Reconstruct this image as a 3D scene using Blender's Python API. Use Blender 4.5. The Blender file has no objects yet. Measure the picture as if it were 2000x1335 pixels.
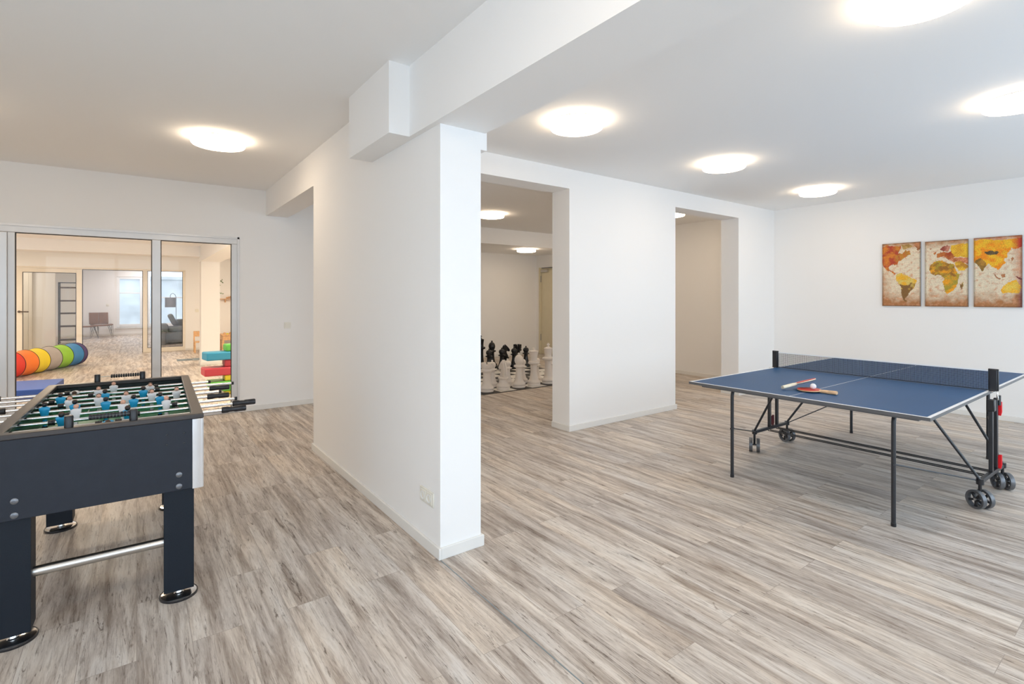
import bpy, bmesh, math, random
from mathutils import Vector, Matrix, noise
random.seed(4)
PI = math.pi
sc = bpy.context.scene
COL = sc.collection

# ------------------------------------------------------------------ camera
CAM_H = 1.405
cam_d = bpy.data.cameras.new('camera')
cam = bpy.data.objects.new('camera', cam_d)
COL.objects.link(cam)
cam.location = (0, 0, CAM_H)
cam.rotation_euler = (PI/2, 0, -math.radians(36.5))
cam_d.sensor_width = 36
cam_d.lens = 990.6/2000*36
cam_d.shift_y = -(667.5-580.5)/2000
cam_d.clip_start = 0.05
sc.camera = cam

# ------------------------------------------------------------------ world, daylight, exposure
w = bpy.data.worlds.new('sky')
sc.world = w
w.use_nodes = True
bg = w.node_tree.nodes['Background']
bg.inputs[0].default_value = (0.80, 0.90, 1.0, 1)
bg.inputs[1].default_value = 2.3
vs = sc.view_settings
vs.view_transform = 'Standard'
vs.look = 'None'
vs.gamma = 1
vs.use_curve_mapping = False
vs.exposure = -0.32
sc.cycles.use_denoising = True
sc.cycles.max_bounces = 10
sc.cycles.diffuse_bounces = 7
sc.cycles.glossy_bounces = 5
sc.cycles.transmission_bounces = 8
sc.cycles.transparent_max_bounces = 12
sc.cycles.sample_clamp_indirect = 8
DAY = (0.62, 0.81, 1.0)
LAMP = (1.0, 0.79, 0.57)

def area_light(name, loc, rot, sx, sy, power, color=DAY):
    l = bpy.data.lights.new(name, 'AREA')
    l.shape = 'RECTANGLE'; l.size = sx; l.size_y = sy; l.energy = power; l.color = color
    o = bpy.data.objects.new(name, l); COL.objects.link(o)
    o.location = loc; o.rotation_euler = rot
    return o
# daylight through the glazing behind the camera (front of the building); last one is added fill
area_light('daylight_and_fill', (4.9, -1.55, 1.35), (PI/2+0.26, 0, 0), 5.4, 2.25, 100)
area_light('daylight_and_fill', (-0.4, -1.55, 1.35), (PI/2+0.30, 0, 0), 2.6, 2.1, 50)
area_light('daylight_and_fill', (-2.57, 0.3, 1.4), (PI/2+0.3, 0, -PI/2), 2.2, 1.9, 30)  # fill from an added left window, lifts the foosball side
# unseen fill lights added under the ceiling to brighten the far lounge
for p_ in ((0.9, 20.8), (-1.6, 20.0), (-3.4, 21.5), (0.2, 22.9), (-3.0, 16.85)):
    l_ = area_light('lounge_fill', (p_[0], p_[1], 2.69), (0, 0, 0), 0.4, 0.4, 34, (1.0, 0.93, 0.90))
    l_.data.shape = 'DISK'
LAMP_STRENGTH = 20.5
# fill lights added out of view to brighten the play room
for p_ in ((-3.4, 8.6), (-3.4, 11.0), (-3.4, 14.4), (2.2, 12.9), (2.2, 8.0), (-0.6, 8.0)):
    l_ = area_light('play_room_fill', (p_[0], p_[1], 2.43), (0, 0, 0), 0.4, 0.4, 64, (1.0, 0.84, 0.64))
    l_.data.shape = 'DISK'

# ------------------------------------------------------------------ materials
def mat(name, color, rough=0.5, metal=0.0, spec=0.5, coat=0.0, emis=None, estr=0.0, bump=0.0, bscale=60, vary=0.0, vscale=8):
    m = bpy.data.materials.new(name); m.use_nodes = True
    nt = m.node_tree; b = nt.nodes['Principled BSDF']
    b.inputs['Base Color'].default_value = (*color, 1)
    b.inputs['Roughness'].default_value = rough
    b.inputs['Metallic'].default_value = metal
    b.inputs['Specular IOR Level'].default_value = spec
    b.inputs['Coat Weight'].default_value = coat
    if emis:
        b.inputs['Emission Color'].default_value = (*emis, 1)
        b.inputs['Emission Strength'].default_value = estr
    if bump or vary:
        tc = nt.nodes.new('ShaderNodeTexCoord')
        nz = nt.nodes.new('ShaderNodeTexNoise')
        nz.inputs['Scale'].default_value = bscale if bump else vscale
        nz.inputs['Detail'].default_value = 4
        nt.links.new(tc.outputs['Object'], nz.inputs['Vector'])
        if bump:
            bp = nt.nodes.new('ShaderNodeBump'); bp.inputs['Strength'].default_value = bump
            bp.inputs['Distance'].default_value = 0.002
            nt.links.new(nz.outputs['Fac'], bp.inputs['Height'])
            nt.links.new(bp.outputs['Normal'], b.inputs['Normal'])
        if vary:
            n2 = nt.nodes.new('ShaderNodeTexNoise'); n2.inputs['Scale'].default_value = vscale
            nt.links.new(tc.outputs['Object'], n2.inputs['Vector'])
            r = nt.nodes.new('ShaderNodeValToRGB')
            r.color_ramp.elements[0].position = 0.3; r.color_ramp.elements[1].position = 0.7
            r.color_ramp.elements[0].color = (*[c*(1-vary) for c in color], 1)
            r.color_ramp.elements[1].color = (*[min(1, c*(1+vary)) for c in color], 1)
            nt.links.new(n2.outputs['Fac'], r.inputs['Fac'])
            nt.links.new(r.outputs['Color'], b.inputs['Base Color'])
    return m

M = {}
M['wall'] = mat('wall_paint', (0.885, 0.88, 0.87), 0.85, spec=0.2, bump=0.12, bscale=180)
M['ceiling'] = mat('ceiling_paint', (0.885, 0.885, 0.88), 0.9, spec=0.2, bump=0.1, bscale=120)
M['base'] = mat('baseboard_white', (0.80, 0.79, 0.76), 0.4, vary=0.01)
M['alu'] = mat('aluminium_frame', (0.66, 0.66, 0.66), 0.35, 0.35, vary=0.03, vscale=4)
M['gasket'] = mat('rubber_gasket', (0.02, 0.02, 0.022), 0.6, bump=0.1)
M['cream_frame'] = mat('cream_lacquer', (0.80, 0.74, 0.64), 0.4, vary=0.02)
M['switch'] = mat('switch_plastic', (0.80, 0.78, 0.70), 0.35, vary=0.02)
M['black'] = mat('black_steel', (0.022, 0.023, 0.027), 0.35, bump=0.05, bscale=200)
M['plastic_black'] = mat('black_plastic', (0.015, 0.015, 0.018), 0.28, bump=0.05, bscale=300)
M['tyre'] = mat('grey_rubber_tyre', (0.14, 0.145, 0.155), 0.35, 0.5, bump=0.1)
M['slate'] = mat('slate_laminate', (0.016, 0.020, 0.030), 0.5, spec=0.35, bump=0.25, bscale=400, vary=0.08, vscale=20)
M['slate_dark'] = mat('slate_laminate_leg', (0.006, 0.011, 0.019), 0.5, spec=0.3, bump=0.25, bscale=400)
M['rim'] = mat('dark_rim_laminate', (0.045, 0.038, 0.036), 0.30, bump=0.1, bscale=300)
M['gloss_black'] = mat('gloss_black_inner_wall', (0.02, 0.025, 0.028), 0.22, coat=0.3, vary=0.1)
M['chrome'] = mat('chrome_steel', (0.86, 0.86, 0.86), 0.16, 1.0, vary=0.02)
M['steel'] = mat('brushed_steel', (0.62, 0.60, 0.57), 0.28, 1.0, bump=0.1, bscale=90)
M['corner'] = mat('bright_corner_metal', (0.85, 0.87, 0.90), 0.22, 0.85, vary=0.05, vscale=9)
M['bolt'] = mat('dark_bolt', (0.20, 0.21, 0.23), 0.35, 0.8, vary=0.1)
M['shirt_white'] = mat('white_shirt', (0.80, 0.80, 0.82), 0.4, vary=0.02)
M['shirt_blue'] = mat('blue_shirt', (0.02, 0.36, 0.66), 0.35, vary=0.05)
M['skin'] = mat('figure_skin', (0.78, 0.42, 0.30), 0.4, vary=0.04)
M['hair_brown'] = mat('figure_hair', (0.06, 0.03, 0.02), 0.5, vary=0.1)
M['hair_blond'] = mat('figure_hair_light', (0.65, 0.34, 0.18), 0.5, vary=0.1)
M['red'] = mat('red_plastic', (0.80, 0.012, 0.02), 0.3, vary=0.03)
M['dark_red'] = mat('dark_red_plastic', (0.10, 0.01, 0.02), 0.35, vary=0.03)
M['rubber_red'] = mat('red_bat_rubber', (0.62, 0.05, 0.03), 0.45, bump=0.2, bscale=500)
M['rubber_black'] = mat('black_bat_rubber', (0.03, 0.02, 0.02), 0.45, bump=0.2, bscale=500)
M['bat_wood'] = mat('bat_wood', (0.72, 0.47, 0.27), 0.45, vary=0.15, vscale=30)
M['bat_wood_pale'] = mat('pale_bat_wood', (0.80, 0.72, 0.55), 0.45, vary=0.1, vscale=30)
M['ball'] = mat('white_ball', (0.85, 0.84, 0.86), 0.45, vary=0.01)
M['pp_blue'] = mat('blue_table_top', (0.018, 0.082, 0.205), 0.5, spec=0.28, bump=0.12, bscale=500, vary=0.04, vscale=3)
M['pp_line'] = mat('white_line_paint', (0.80, 0.84, 0.88), 0.4, vary=0.01)
M['pp_edge'] = mat('grey_edge_profile', (0.14, 0.145, 0.155), 0.35, 0.5, vary=0.05)
M['net'] = mat('net_thread', (0.012, 0.014, 0.018), 0.7, vary=0.05)
M['chess_white'] = mat('white_chess_plastic', (0.82, 0.77, 0.72), 0.33, vary=0.02)
M['chess_black'] = mat('black_chess_plastic', (0.012, 0.013, 0.016), 0.18, vary=0.05)
M['mat_black'] = mat('black_board_square', (0.018, 0.017, 0.018), 0.5, vary=0.05)
M['mat_white'] = mat('white_board_square', (0.78, 0.76, 0.72), 0.5, vary=0.02)
M['door_cream'] = mat('cream_door', (0.68, 0.62, 0.45), 0.45, vary=0.02)
M['door_white'] = mat('white_door', (0.80, 0.75, 0.65), 0.45, vary=0.02)
M['pale_wood'] = mat('pale_beech_wood', (0.68, 0.40, 0.19), 0.5, vary=0.15, vscale=25)
M['foam_blue'] = mat('blue_soft_vinyl', (0.02, 0.25, 0.42), 0.45, bump=0.2, bscale=20)
M['foam_red'] = mat('red_soft_vinyl', (0.46, 0.035, 0.055), 0.45, bump=0.2, bscale=20)
M['foam_green'] = mat('green_soft_vinyl', (0.10, 0.42, 0.06), 0.45, bump=0.2, bscale=20)
M['foam_yellow'] = mat('yellow_soft_vinyl', (0.68, 0.58, 0.02), 0.45, bump=0.2, bscale=20)
M['mat_navy'] = mat('navy_mat_vinyl', (0.010, 0.055, 0.26), 0.45, bump=0.2, bscale=20)
M['mat_periwinkle'] = mat('blue_mat_top', (0.05, 0.12, 0.42), 0.5, bump=0.2, bscale=20)
for n, c in dict(t_red=(0.72, 0.03, 0.01), t_orange=(0.90, 0.20, 0.01), t_yellow=(0.85, 0.66, 0.01), t_grey=(0.42, 0.38, 0.36),
                 t_green=(0.28, 0.58, 0.03), t_blue=(0.03, 0.22, 0.52), t_purple=(0.07, 0.04, 0.16)).items():
    M[n] = mat(n[2:] + '_nylon', c, 0.55, bump=0.5, bscale=25, vary=0.06, vscale=10)
M['leather'] = mat('brown_leather', (0.22, 0.12, 0.078), 0.45, bump=0.3, bscale=40, vary=0.2, vscale=12)
M['sofa'] = mat('grey_sofa_fabric', (0.26, 0.28, 0.29), 0.9, bump=0.5, bscale=60, vary=0.15, vscale=15)
M['rack_wood'] = mat('rack_dark_wood', (0.10, 0.065, 0.045), 0.5, vary=0.2, vscale=20)
M['leaf'] = mat('dark_green_leaf', (0.02, 0.09, 0.02), 0.45, vary=0.2, vscale=20)
M['sticker_leaf'] = mat('green_sticker', (0.10, 0.20, 0.04), 0.6, vary=0.3, vscale=60)
M['pot'] = mat('grey_pot', (0.25, 0.25, 0.25), 0.6, vary=0.05)
M['shade'] = mat('grey_lamp_shade', (0.22, 0.23, 0.25), 0.7, vary=0.05)
M['bulb'] = mat('warm_bulb', (1, 0.8, 0.5), 0.5, emis=(1, 0.62, 0.28), estr=40)
M['lamp_body'] = mat('lamp_base_grey', (0.40, 0.40, 0.40), 0.5, vary=0.02)
M['diffuser'] = mat('lit_diffuser', (0.9, 0.88, 0.85), 0.5, emis=LAMP, estr=LAMP_STRENGTH)
M['facade'] = mat('pale_facade', (0.72, 0.76, 0.78), 0.9, vary=0.18, vscale=1.2)
M['pave'] = mat('pale_paving', (0.5, 0.5, 0.5), 0.9, vary=0.05)
M['wp'] = mat('white_pvc', (0.85, 0.87, 0.88), 0.4, vary=0.01)
M['seam'] = mat('grey_floor_joint', (0.22, 0.27, 0.29), 0.5, vary=0.1)
M['paper'] = mat('grey_play_sheet', (0.16, 0.20, 0.22), 0.7, vary=0.4, vscale=8)

def glass(name, tint=(1, 1, 1), refl=0.35):
    m = bpy.data.materials.new(name); m.use_nodes = True
    nt = m.node_tree; nt.nodes.clear()
    out = nt.nodes.new('ShaderNodeOutputMaterial')
    mx = nt.nodes.new('ShaderNodeMixShader'); tr = nt.nodes.new('ShaderNodeBsdfTransparent')
    gl = nt.nodes.new('ShaderNodeBsdfGlossy'); fr = nt.nodes.new('ShaderNodeFresnel')
    ml = nt.nodes.new('ShaderNodeMath'); ml.operation = 'MULTIPLY'; ml.inputs[1].default_value = refl
    fr.inputs['IOR'].default_value = 1.45; gl.inputs['Roughness'].default_value = 0.02
    tr.inputs[0].default_value = (*tint, 1)
    nt.links.new(fr.outputs[0], ml.inputs[0]); nt.links.new(ml.outputs[0], mx.inputs[0])
    nt.links.new(tr.outputs[0], mx.inputs[1]); nt.links.new(gl.outputs[0], mx.inputs[2])
    nt.links.new(mx.outputs[0], out.inputs[0])
    return m
M['glass'] = glass('clear_glass')
M['glass_tint'] = glass('tinted_glass', (0.92, 0.90, 0.85), 0.6)
def frosted():
    m = bpy.data.materials.new('frosted_glass'); m.use_nodes = True
    b = m.node_tree.nodes['Principled BSDF']
    b.inputs['Base Color'].default_value = (0.60, 0.54, 0.44, 1)
    b.inputs['Roughness'].default_value = 0.45
    b.inputs['Transmission Weight'].default_value = 0.35
    tc = m.node_tree.nodes.new('ShaderNodeTexCoord'); nz = m.node_tree.nodes.new('ShaderNodeTexNoise')
    nz.inputs['Scale'].default_value = 200
    bp = m.node_tree.nodes.new('ShaderNodeBump'); bp.inputs['Strength'].default_value = 0.05
    m.node_tree.links.new(tc.outputs['Object'], nz.inputs['Vector']); m.node_tree.links.new(nz.outputs['Fac'], bp.inputs['Height'])
    m.node_tree.links.new(bp.outputs['Normal'], b.inputs['Normal'])
    return m
M['frosted'] = frosted()

def floor_mat():
    m = bpy.data.materials.new('wood_plank_floor'); m.use_nodes = True
    nt = m.node_tree; N = nt.nodes; L = nt.links; b = N['Principled BSDF']
    tc = N.new('ShaderNodeTexCoord')
    def mapping(scale, rot=0.0, src=None):
        mp = N.new('ShaderNodeMapping'); mp.inputs['Scale'].default_value = scale; mp.inputs['Rotation'].default_value = (0, 0, rot)
        L.new(src or tc.outputs['Object'], mp.inputs['Vector']); return mp.outputs[0]
    br = N.new('ShaderNodeTexBrick')
    L.new(mapping((1, 1, 1), PI/2), br.inputs['Vector'])
    br.inputs['Scale'].default_value = 1; br.inputs['Brick Width'].default_value = 1.22; br.inputs['Row Height'].default_value = 0.183
    br.inputs['Mortar Size'].default_value = 0.0012; br.inputs['Mortar Smooth'].default_value = 0.3
    br.inputs['Color1'].default_value = (0, 0, 0, 1); br.inputs['Color2'].default_value = (1, 1, 1, 1)
    br.inputs['Mortar'].default_value = (0.5, 0.5, 0.5, 1); br.offset = 0.37; br.offset_frequency = 2
    # shift the grain for every plank
    vm = N.new('ShaderNodeVectorMath'); vm.operation = 'MULTIPLY'; L.new(br.outputs['Color'], vm.inputs[0]); vm.inputs[1].default_value = (7.3, 13.1, 3.7)
    va = N.new('ShaderNodeVectorMath'); va.operation = 'ADD'; L.new(tc.outputs['Object'], va.inputs[0]); L.new(vm.outputs[0], va.inputs[1])
    def nz(scale3, sc_, det, rough=0.6, dist=0.0):
        n = N.new('ShaderNodeTexNoise'); L.new(mapping(scale3, 0, va.outputs[0]), n.inputs['Vector'])
        n.inputs['Scale'].default_value = sc_; n.inputs['Detail'].default_value = det; n.inputs['Roughness'].default_value = rough
        n.inputs['Distortion'].default_value = dist; return n.outputs['Fac']
    def ramp(f, stops):
        r = N.new('ShaderNodeValToRGB'); e = r.color_ramp.elements
        while len(e) < len(stops): e.new(0.5)
        for i, (p, c) in enumerate(stops): e[i].position = p; e[i].color = (*c, 1)
        L.new(f, r.inputs['Fac']); return r.outputs['Color']
    def mix(t, fac, a, c):
        x = N.new('ShaderNodeMix'); x.data_type = 'RGBA'; x.blend_type = t
        if isinstance(fac, float): x.inputs[0].default_value = fac
        else: L.new(fac, x.inputs[0])
        L.new(a, x.inputs[6])
        if isinstance(c, tuple): x.inputs[7].default_value = (*c, 1)
        else: L.new(c, x.inputs[7])
        return x.outputs[2]
    broad = nz((16, 1.3, 1), 1.0, 9, 0.70, 0.5)
    c = ramp(broad, [(0.33, FL_D), (0.44, FL_M), (0.54, FL_L), (0.68, FL_H)])
    tone = ramp(nz((2.5, 0.6, 1), 1.0, 3), [(0.3, (0.86, 0.87, 0.90)), (0.5, (1, 1, 1)), (0.72, (1.12, 1.06, 0.98))])
    c = mix('MULTIPLY', 1.0, c, tone)
    fine = ramp(nz((105, 7.0, 1), 1.0, 6, 0.75, 0.6), [(0.32, (0.50, 0.46, 0.43)), (0.49, (1, 1, 1)), (0.75, (1.10, 1.10, 1.10))])
    c = mix('MULTIPLY', 0.85, c, fine)
    crack = ramp(nz((42, 3.2, 1), 1.0, 9, 0.78, 1.6), [(0.37, (0.24, 0.20, 0.17)), (0.43, (1, 1, 1)), (1.0, (1, 1, 1))])
    c = mix('MULTIPLY', 0.9, c, crack)
    knot = ramp(nz((13, 6, 1), 1.0, 3, 0.5, 1.6), [(0.22, (0.35, 0.28, 0.24)), (0.29, (1, 1, 1)), (1, (1, 1, 1))])
    c = mix('MULTIPLY', 0.8, c, knot)
    c = mix('MIX', br.outputs['Fac'], c, (0.34, 0.29, 0.25))
    L.new(c, b.inputs['Base Color'])
    b.inputs['Roughness'].default_value = 0.48; b.inputs['Specular IOR Level'].default_value = 0.35
    bp = N.new('ShaderNodeBump'); bp.inputs['Strength'].default_value = 0.15; bp.inputs['Distance'].default_value = 0.002
    L.new(broad, bp.inputs['Height']); L.new(bp.outputs['Normal'], b.inputs['Normal'])
    return m
FL_D = (0.285, 0.23, 0.188); FL_M = (0.44, 0.38, 0.33); FL_L = (0.61, 0.55, 0.49); FL_H = (0.72, 0.68, 0.63)
M['floor'] = floor_mat()

def pitch_mat():
    m = bpy.data.materials.new('green_pitch'); m.use_nodes = True
    nt = m.node_tree; b = nt.nodes['Principled BSDF']
    tc = nt.nodes.new('ShaderNodeTexCoord'); wv = nt.nodes.new('ShaderNodeTexWave')
    wv.bands_direction = 'Y'; wv.inputs['Scale'].default_value = 1.6
    nt.links.new(tc.outputs['Object'], wv.inputs['Vector'])
    r = nt.nodes.new('ShaderNodeValToRGB')
    r.color_ramp.elements[0].position = 0.49; r.color_ramp.elements[0].color = (0.004, 0.10, 0.035, 1)
    r.color_ramp.elements[1].position = 0.51; r.color_ramp.elements[1].color = (0.005, 0.21, 0.075, 1)
    nt.links.new(wv.outputs['Fac'], r.inputs['Fac']); nt.links.new(r.outputs['Color'], b.inputs['Base Color'])
    b.inputs['Roughness'].default_value = 0.35
    return m
M['pitch'] = pitch_mat()

def attr_mat():
    m = bpy.data.materials.new('printed_canvas'); m.use_nodes = True
    nt = m.node_tree; b = nt.nodes['Principled BSDF']
    a = nt.nodes.new('ShaderNodeAttribute'); a.attribute_name = 'print'
    nt.links.new(a.outputs['Color'], b.inputs['Base Color']); b.inputs['Roughness'].default_value = 0.7
    return m
M['canvas'] = attr_mat()

# ------------------------------------------------------------------ helpers
def B(): return bmesh.new()
def box(bm, x0, x1, y0, y1, z0, z1, mi=0, mtx=None):
    vs_ = [bm.verts.new((x, y, z)) for z in (z0, z1) for y in (y0, y1) for x in (x0, x1)]
    fs = [bm.faces.new([vs_[i] for i in q]) for q in ((0, 2, 3, 1), (4, 5, 7, 6), (0, 1, 5, 4), (2, 6, 7, 3), (0, 4, 6, 2), (1, 3, 7, 5))]
    for f in fs: f.material_index = mi
    if mtx is not None:
        for v in vs_: v.co = mtx @ v.co
    return vs_
def frame(d):
    d = d.normalized(); u = Vector((0, 0, 1)) if abs(d.z) < 0.9 else Vector((1, 0, 0))
    a = d.cross(u).normalized(); return a, d.cross(a).normalized()
def tube(bm, pts, r, seg=10, mi=0, caps=True):
    pts = [Vector(p) for p in pts]; rings = []
    rr = r if isinstance(r, (list, tuple)) else [r]*len(pts)
    a0 = None
    for i, p in enumerate(pts):
        d = (pts[min(i+1, len(pts)-1)] - pts[max(i-1, 0)])
        a, b_ = frame(d)
        if a0 is not None:
            a = (a0 - d.normalized()*a0.dot(d.normalized())).normalized(); b_ = d.normalized().cross(a)
        a0 = a
        rings.append([bm.verts.new(p + (a*math.cos(2*PI*k/seg) + b_*math.sin(2*PI*k/seg))*rr[i]) for k in range(seg)])
    for i in range(len(rings)-1):
        for k in range(seg):
            f = bm.faces.new((rings[i][k], rings[i][(k+1) % seg], rings[i+1][(k+1) % seg], rings[i+1][k])); f.material_index = mi
    if caps:
        bm.faces.new(rings[0][::-1]).material_index = mi; bm.faces.new(rings[-1]).material_index = mi
def bar(bm, p0, p1, wd, ht, mi=0):
    p0 = Vector(p0); p1 = Vector(p1); d = (p1-p0); a, b_ = frame(d)
    c = [a*(sx*wd/2) + b_*(sy*ht/2) for sx, sy in ((-1, -1), (1, -1), (1, 1), (-1, 1))]
    v0 = [bm.verts.new(p0+k) for k in c]; v1 = [bm.verts.new(p1+k) for k in c]
    for k in range(4): bm.faces.new((v0[k], v0[(k+1) % 4], v1[(k+1) % 4], v1[k])).material_index = mi
    bm.faces.new(v0[::-1]).material_index = mi; bm.faces.new(v1).material_index = mi
def lathe(bm, prof, c=(0, 0, 0), seg=28, mi=0, mtx=None):
    rings = []; new = []
    for r, z in prof:
        if r < 1e-5:
            v = bm.verts.new((c[0], c[1], c[2]+z)); rings.append([v]); new.append(v)
        else:
            ring = [bm.verts.new((c[0]+r*math.cos(2*PI*k/seg), c[1]+r*math.sin(2*PI*k/seg), c[2]+z)) for k in range(seg)]
            rings.append(ring); new += ring
    for A, C in zip(rings, rings[1:]):
        if len(A) == 1 and len(C) == 1: continue
        for k in range(seg):
            k2 = (k+1) % seg
            if len(A) == 1: f = bm.faces.new((A[0], C[k2], C[k]))
            elif len(C) == 1: f = bm.faces.new((A[k], A[k2], C[0]))
            else: f = bm.faces.new((A[k], A[k2], C[k2], C[k]))
            f.material_index = mi
    if mtx is not None:
        for v in new: v.co = mtx @ v.co
    return new
def prism(bm, pts, h0, h1, axis='Y', mi=0, mtx=None):
    def P(u, v, h):
        return {'Y': (u, h, v), 'X': (h, u, v), 'Z': (u, v, h)}[axis]
    a = [bm.verts.new(P(u, v, h0)) for u, v in pts]; b_ = [bm.verts.new(P(u, v, h1)) for u, v in pts]
    n = len(pts)
    bm.faces.new(a[::-1]).material_index = mi; bm.faces.new(b_).material_index = mi
    for k in range(n): bm.faces.new((a[k], a[(k+1) % n], b_[(k+1) % n], b_[k])).material_index = mi
    if mtx is not None:
        for v in a+b_: v.co = mtx @ v.co
def sphere(bm, c, r, mi=0, u=16, v=10, sc_=(1, 1, 1)):
    prof = [(r*math.sin(PI*i/v), -r*math.cos(PI*i/v)) for i in range(v+1)]; prof[0] = (0, -r); prof[-1] = (0, r)
    lathe(bm, prof, (0, 0, 0), u, mi, Matrix.Translation(c) @ Matrix.Diagonal((*sc_, 1)))
def obj(name, bm, mats, parent=None, smooth=True, bevel=0.0, bseg=2, loc=None, rot=None, sub=0):
    bmesh.ops.recalc_face_normals(bm, faces=bm.faces)
    me = bpy.data.meshes.new(name); bm.to_mesh(me); bm.free()
    if not isinstance(mats, (list, tuple)): mats = [mats]
    for m_ in mats: me.materials.append(m_)
    if smooth:
        me.shade_smooth(); me.set_sharp_from_angle(angle=math.radians(38))
    o = bpy.data.objects.new(name, me); COL.objects.link(o)
    if parent: o.parent = parent
    if loc: o.location = loc
    if rot: o.rotation_euler = rot
    if bevel:
        md = o.modifiers.new('bevel', 'BEVEL'); md.width = bevel; md.segments = bseg; md.limit_method = 'ANGLE'; md.angle_limit = math.radians(40)
    if sub:
        md = o.modifiers.new('sub', 'SUBSURF'); md.levels = sub; md.render_levels = sub
    return o
def tag(o, label, cat, group=None):
    o['label'] = label; o['category'] = cat
    if group: o['group'] = group
    return o
def thing(name, label, cat, loc=(0, 0, 0), rotz=0, group=None):
    o = bpy.data.objects.new(name, None); COL.objects.link(o)
    o.empty_display_size = 0.1
    o.location = loc; o.rotation_euler = (0, 0, rotz)
    return tag(o, label, cat, group)
def struct(name, bm, mats, parent=None, **kw):
    o = obj(name, bm, mats, parent, smooth=False, **kw)
    if not parent: o['kind'] = 'structure'
    return o
def copy_tree(o, parent=None):
    c = o.copy(); COL.objects.link(c)
    if parent: c.parent = parent
    for ch in [k for k in COL.objects if k.parent == o]: copy_tree(ch, c)
    return c
def boxes(name, lst, m_, **kw):
    bm = B()
    for b_ in lst: box(bm, *b_)
    return struct(name, bm, m_, **kw)

# ------------------------------------------------------------------ room shell
XP, XQ, YP = 1.311, 1.570, 2.42          # dividing wall: left face, right face, near end
YF0, YF1 = 3.915, 4.185                  # wall with the two openings
XR = 7.96
CZ = 2.75
YG0, YG1 = 6.995, 7.14                   # glazed wall
YC = 9.88                                # chess room rear wall
Y2 = 16.0
Y3 = 23.9
XS = 8.07
boxes('floor', [(-7, 10, -1.75, 24.2, -0.06, 0)], M['floor'])
boxes('ceiling', [(-2.75, 10, -1.75, 8.15, CZ, CZ+0.3)], M['ceiling'])
boxes('ceiling', [(3.1, 10, 8.15, YC+0.2, 2.447, CZ+0.3)], M['ceiling'])
boxes('ceiling', [(-7, 3.0, YG1, Y2, 2.46, CZ+0.3)], M['ceiling'])
boxes('ceiling', [(-7, 10, Y2, 24.2, 2.72, CZ+0.3)], M['ceiling'])
boxes('wall_left', [(-2.75, -2.6, -1.75, -0.85, 0, CZ), (-2.75, -2.6, 1.45, YG1, 0, CZ), (-2.75, -2.6, -0.85, 1.45, 0, 0.4), (-2.75, -2.6, -0.85, 1.45, 2.4, CZ)], M['wall'])  # opening made for the added left window
boxes('wall_right', [(XR, XR+0.15, -1.75, YF0, 0, CZ)], M['wall'])
boxes('wall_back', [(-2.6, -1.75, -1.75, -1.6, 0, CZ), (0.95, 2.1, -1.75, -1.6, 0, CZ), (7.7, XR, -1.75, -1.6, 0, CZ),
                    (-1.75, 0.95, -1.75, -1.6, 2.5, CZ), (2.1, 7.7, -1.75, -1.6, 2.5, CZ), (-1.75, 0.95, -1.75, -1.6, 0, 0.2), (2.1, 7.7, -1.75, -1.6, 0, 0.2)], M['wall'])
OT = 2.545
boxes('wall_front', [(XQ, 1.75, YF0, YF1, 0, CZ), (1.75, 3.645, YF0, YF1, OT, CZ), (3.645, 5.46, YF0, YF1, 0, CZ),
                     (5.46, 6.94, YF0, YF1, OT, CZ), (6.94, XR+0.15, YF0, YF1, 0, CZ)], M['wall'])
boxes('wall_divider', [(XP, XQ, YP, 4.85, 0, CZ), (XP, XQ, 4.85, YG0, 2.435, CZ)], M['wall'])
boxes('wall_glazed', [(1.005, 3.1, YG0, YG1, 0, CZ), (-2.6, 1.005, YG0, YG1, 2.128, CZ)], M['wall'])
boxes('wall_chess_left', [(2.95, 3.1, YG1, YC, 0, CZ)], M['wall'])
boxes('wall_chess_back', [(3.1, 9, YC, YC+0.15, 0, CZ)], M['wall'])
boxes('wall_chess_right', [(XS, XS+0.15, YF1, 8.78, 0, CZ), (XS, XS+0.15, 9.74, YC, 0, CZ), (XS, XS+0.15, 8.78, 9.74, 2.12, CZ), (XS+0.13, XS+0.2, 8.7, 9.8, 0, 2.2)], M['wall'])
# downstand beam running towards the camera, boxing on its left, thicker piece on the right
boxes('trim_1', [(1.275, 1.60, -1.6, YP, 2.34, CZ), (1.275, XP, YP, 3.40, 2.34, CZ)], M['wall'])
boxes('trim_2', [(1.150, 1.275, 2.728, 3.40, 2.34, CZ)], M['wall'])
boxes('trim_3', [(XQ, 1.612, YP+0.001, YF0, 2.243, CZ)], M['wall'])
boxes('trim_4', [(1.304, 1.3085, -1.59, YP-0.02, 0.0, 0.0012)], M['seam'])
BH, BT = 0.062, 0.015
def base(name, lst): boxes(name, [(a, b_, c, d, 0, BH) for a, b_, c, d in lst], M['base'], bevel=0.003)
base('baseboard_divider', [(XP-BT, XP, YP-BT, 4.85+BT), (XP, XQ+BT, YP-BT, YP), (XQ, XQ+BT, YP, YF0), (XP, XQ, 4.85, 4.85+BT)])
base('baseboard_front', [(3.645-BT, 5.46+BT, YF0-BT, YF0), (3.645-BT, 3.645, YF0, YF1), (5.46, 5.46+BT, YF0, YF1),
                         (6.94-BT, XR, YF0-BT, YF0), (6.94-BT, 6.94, YF0, YF1), (XQ+BT, 1.75, YF0-BT, YF0)])
base('baseboard_right', [(XR-BT, XR, -1.6, YF0-BT)])
base('baseboard_left', [(1.07, 3.1, YG0-BT, YG0)])
base('baseboard_chess', [(3.1, XS-BT, YC-BT, YC), (XS-BT, XS, YF1, 8.74), (XS-BT, XS, 9.78, YC)])
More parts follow.
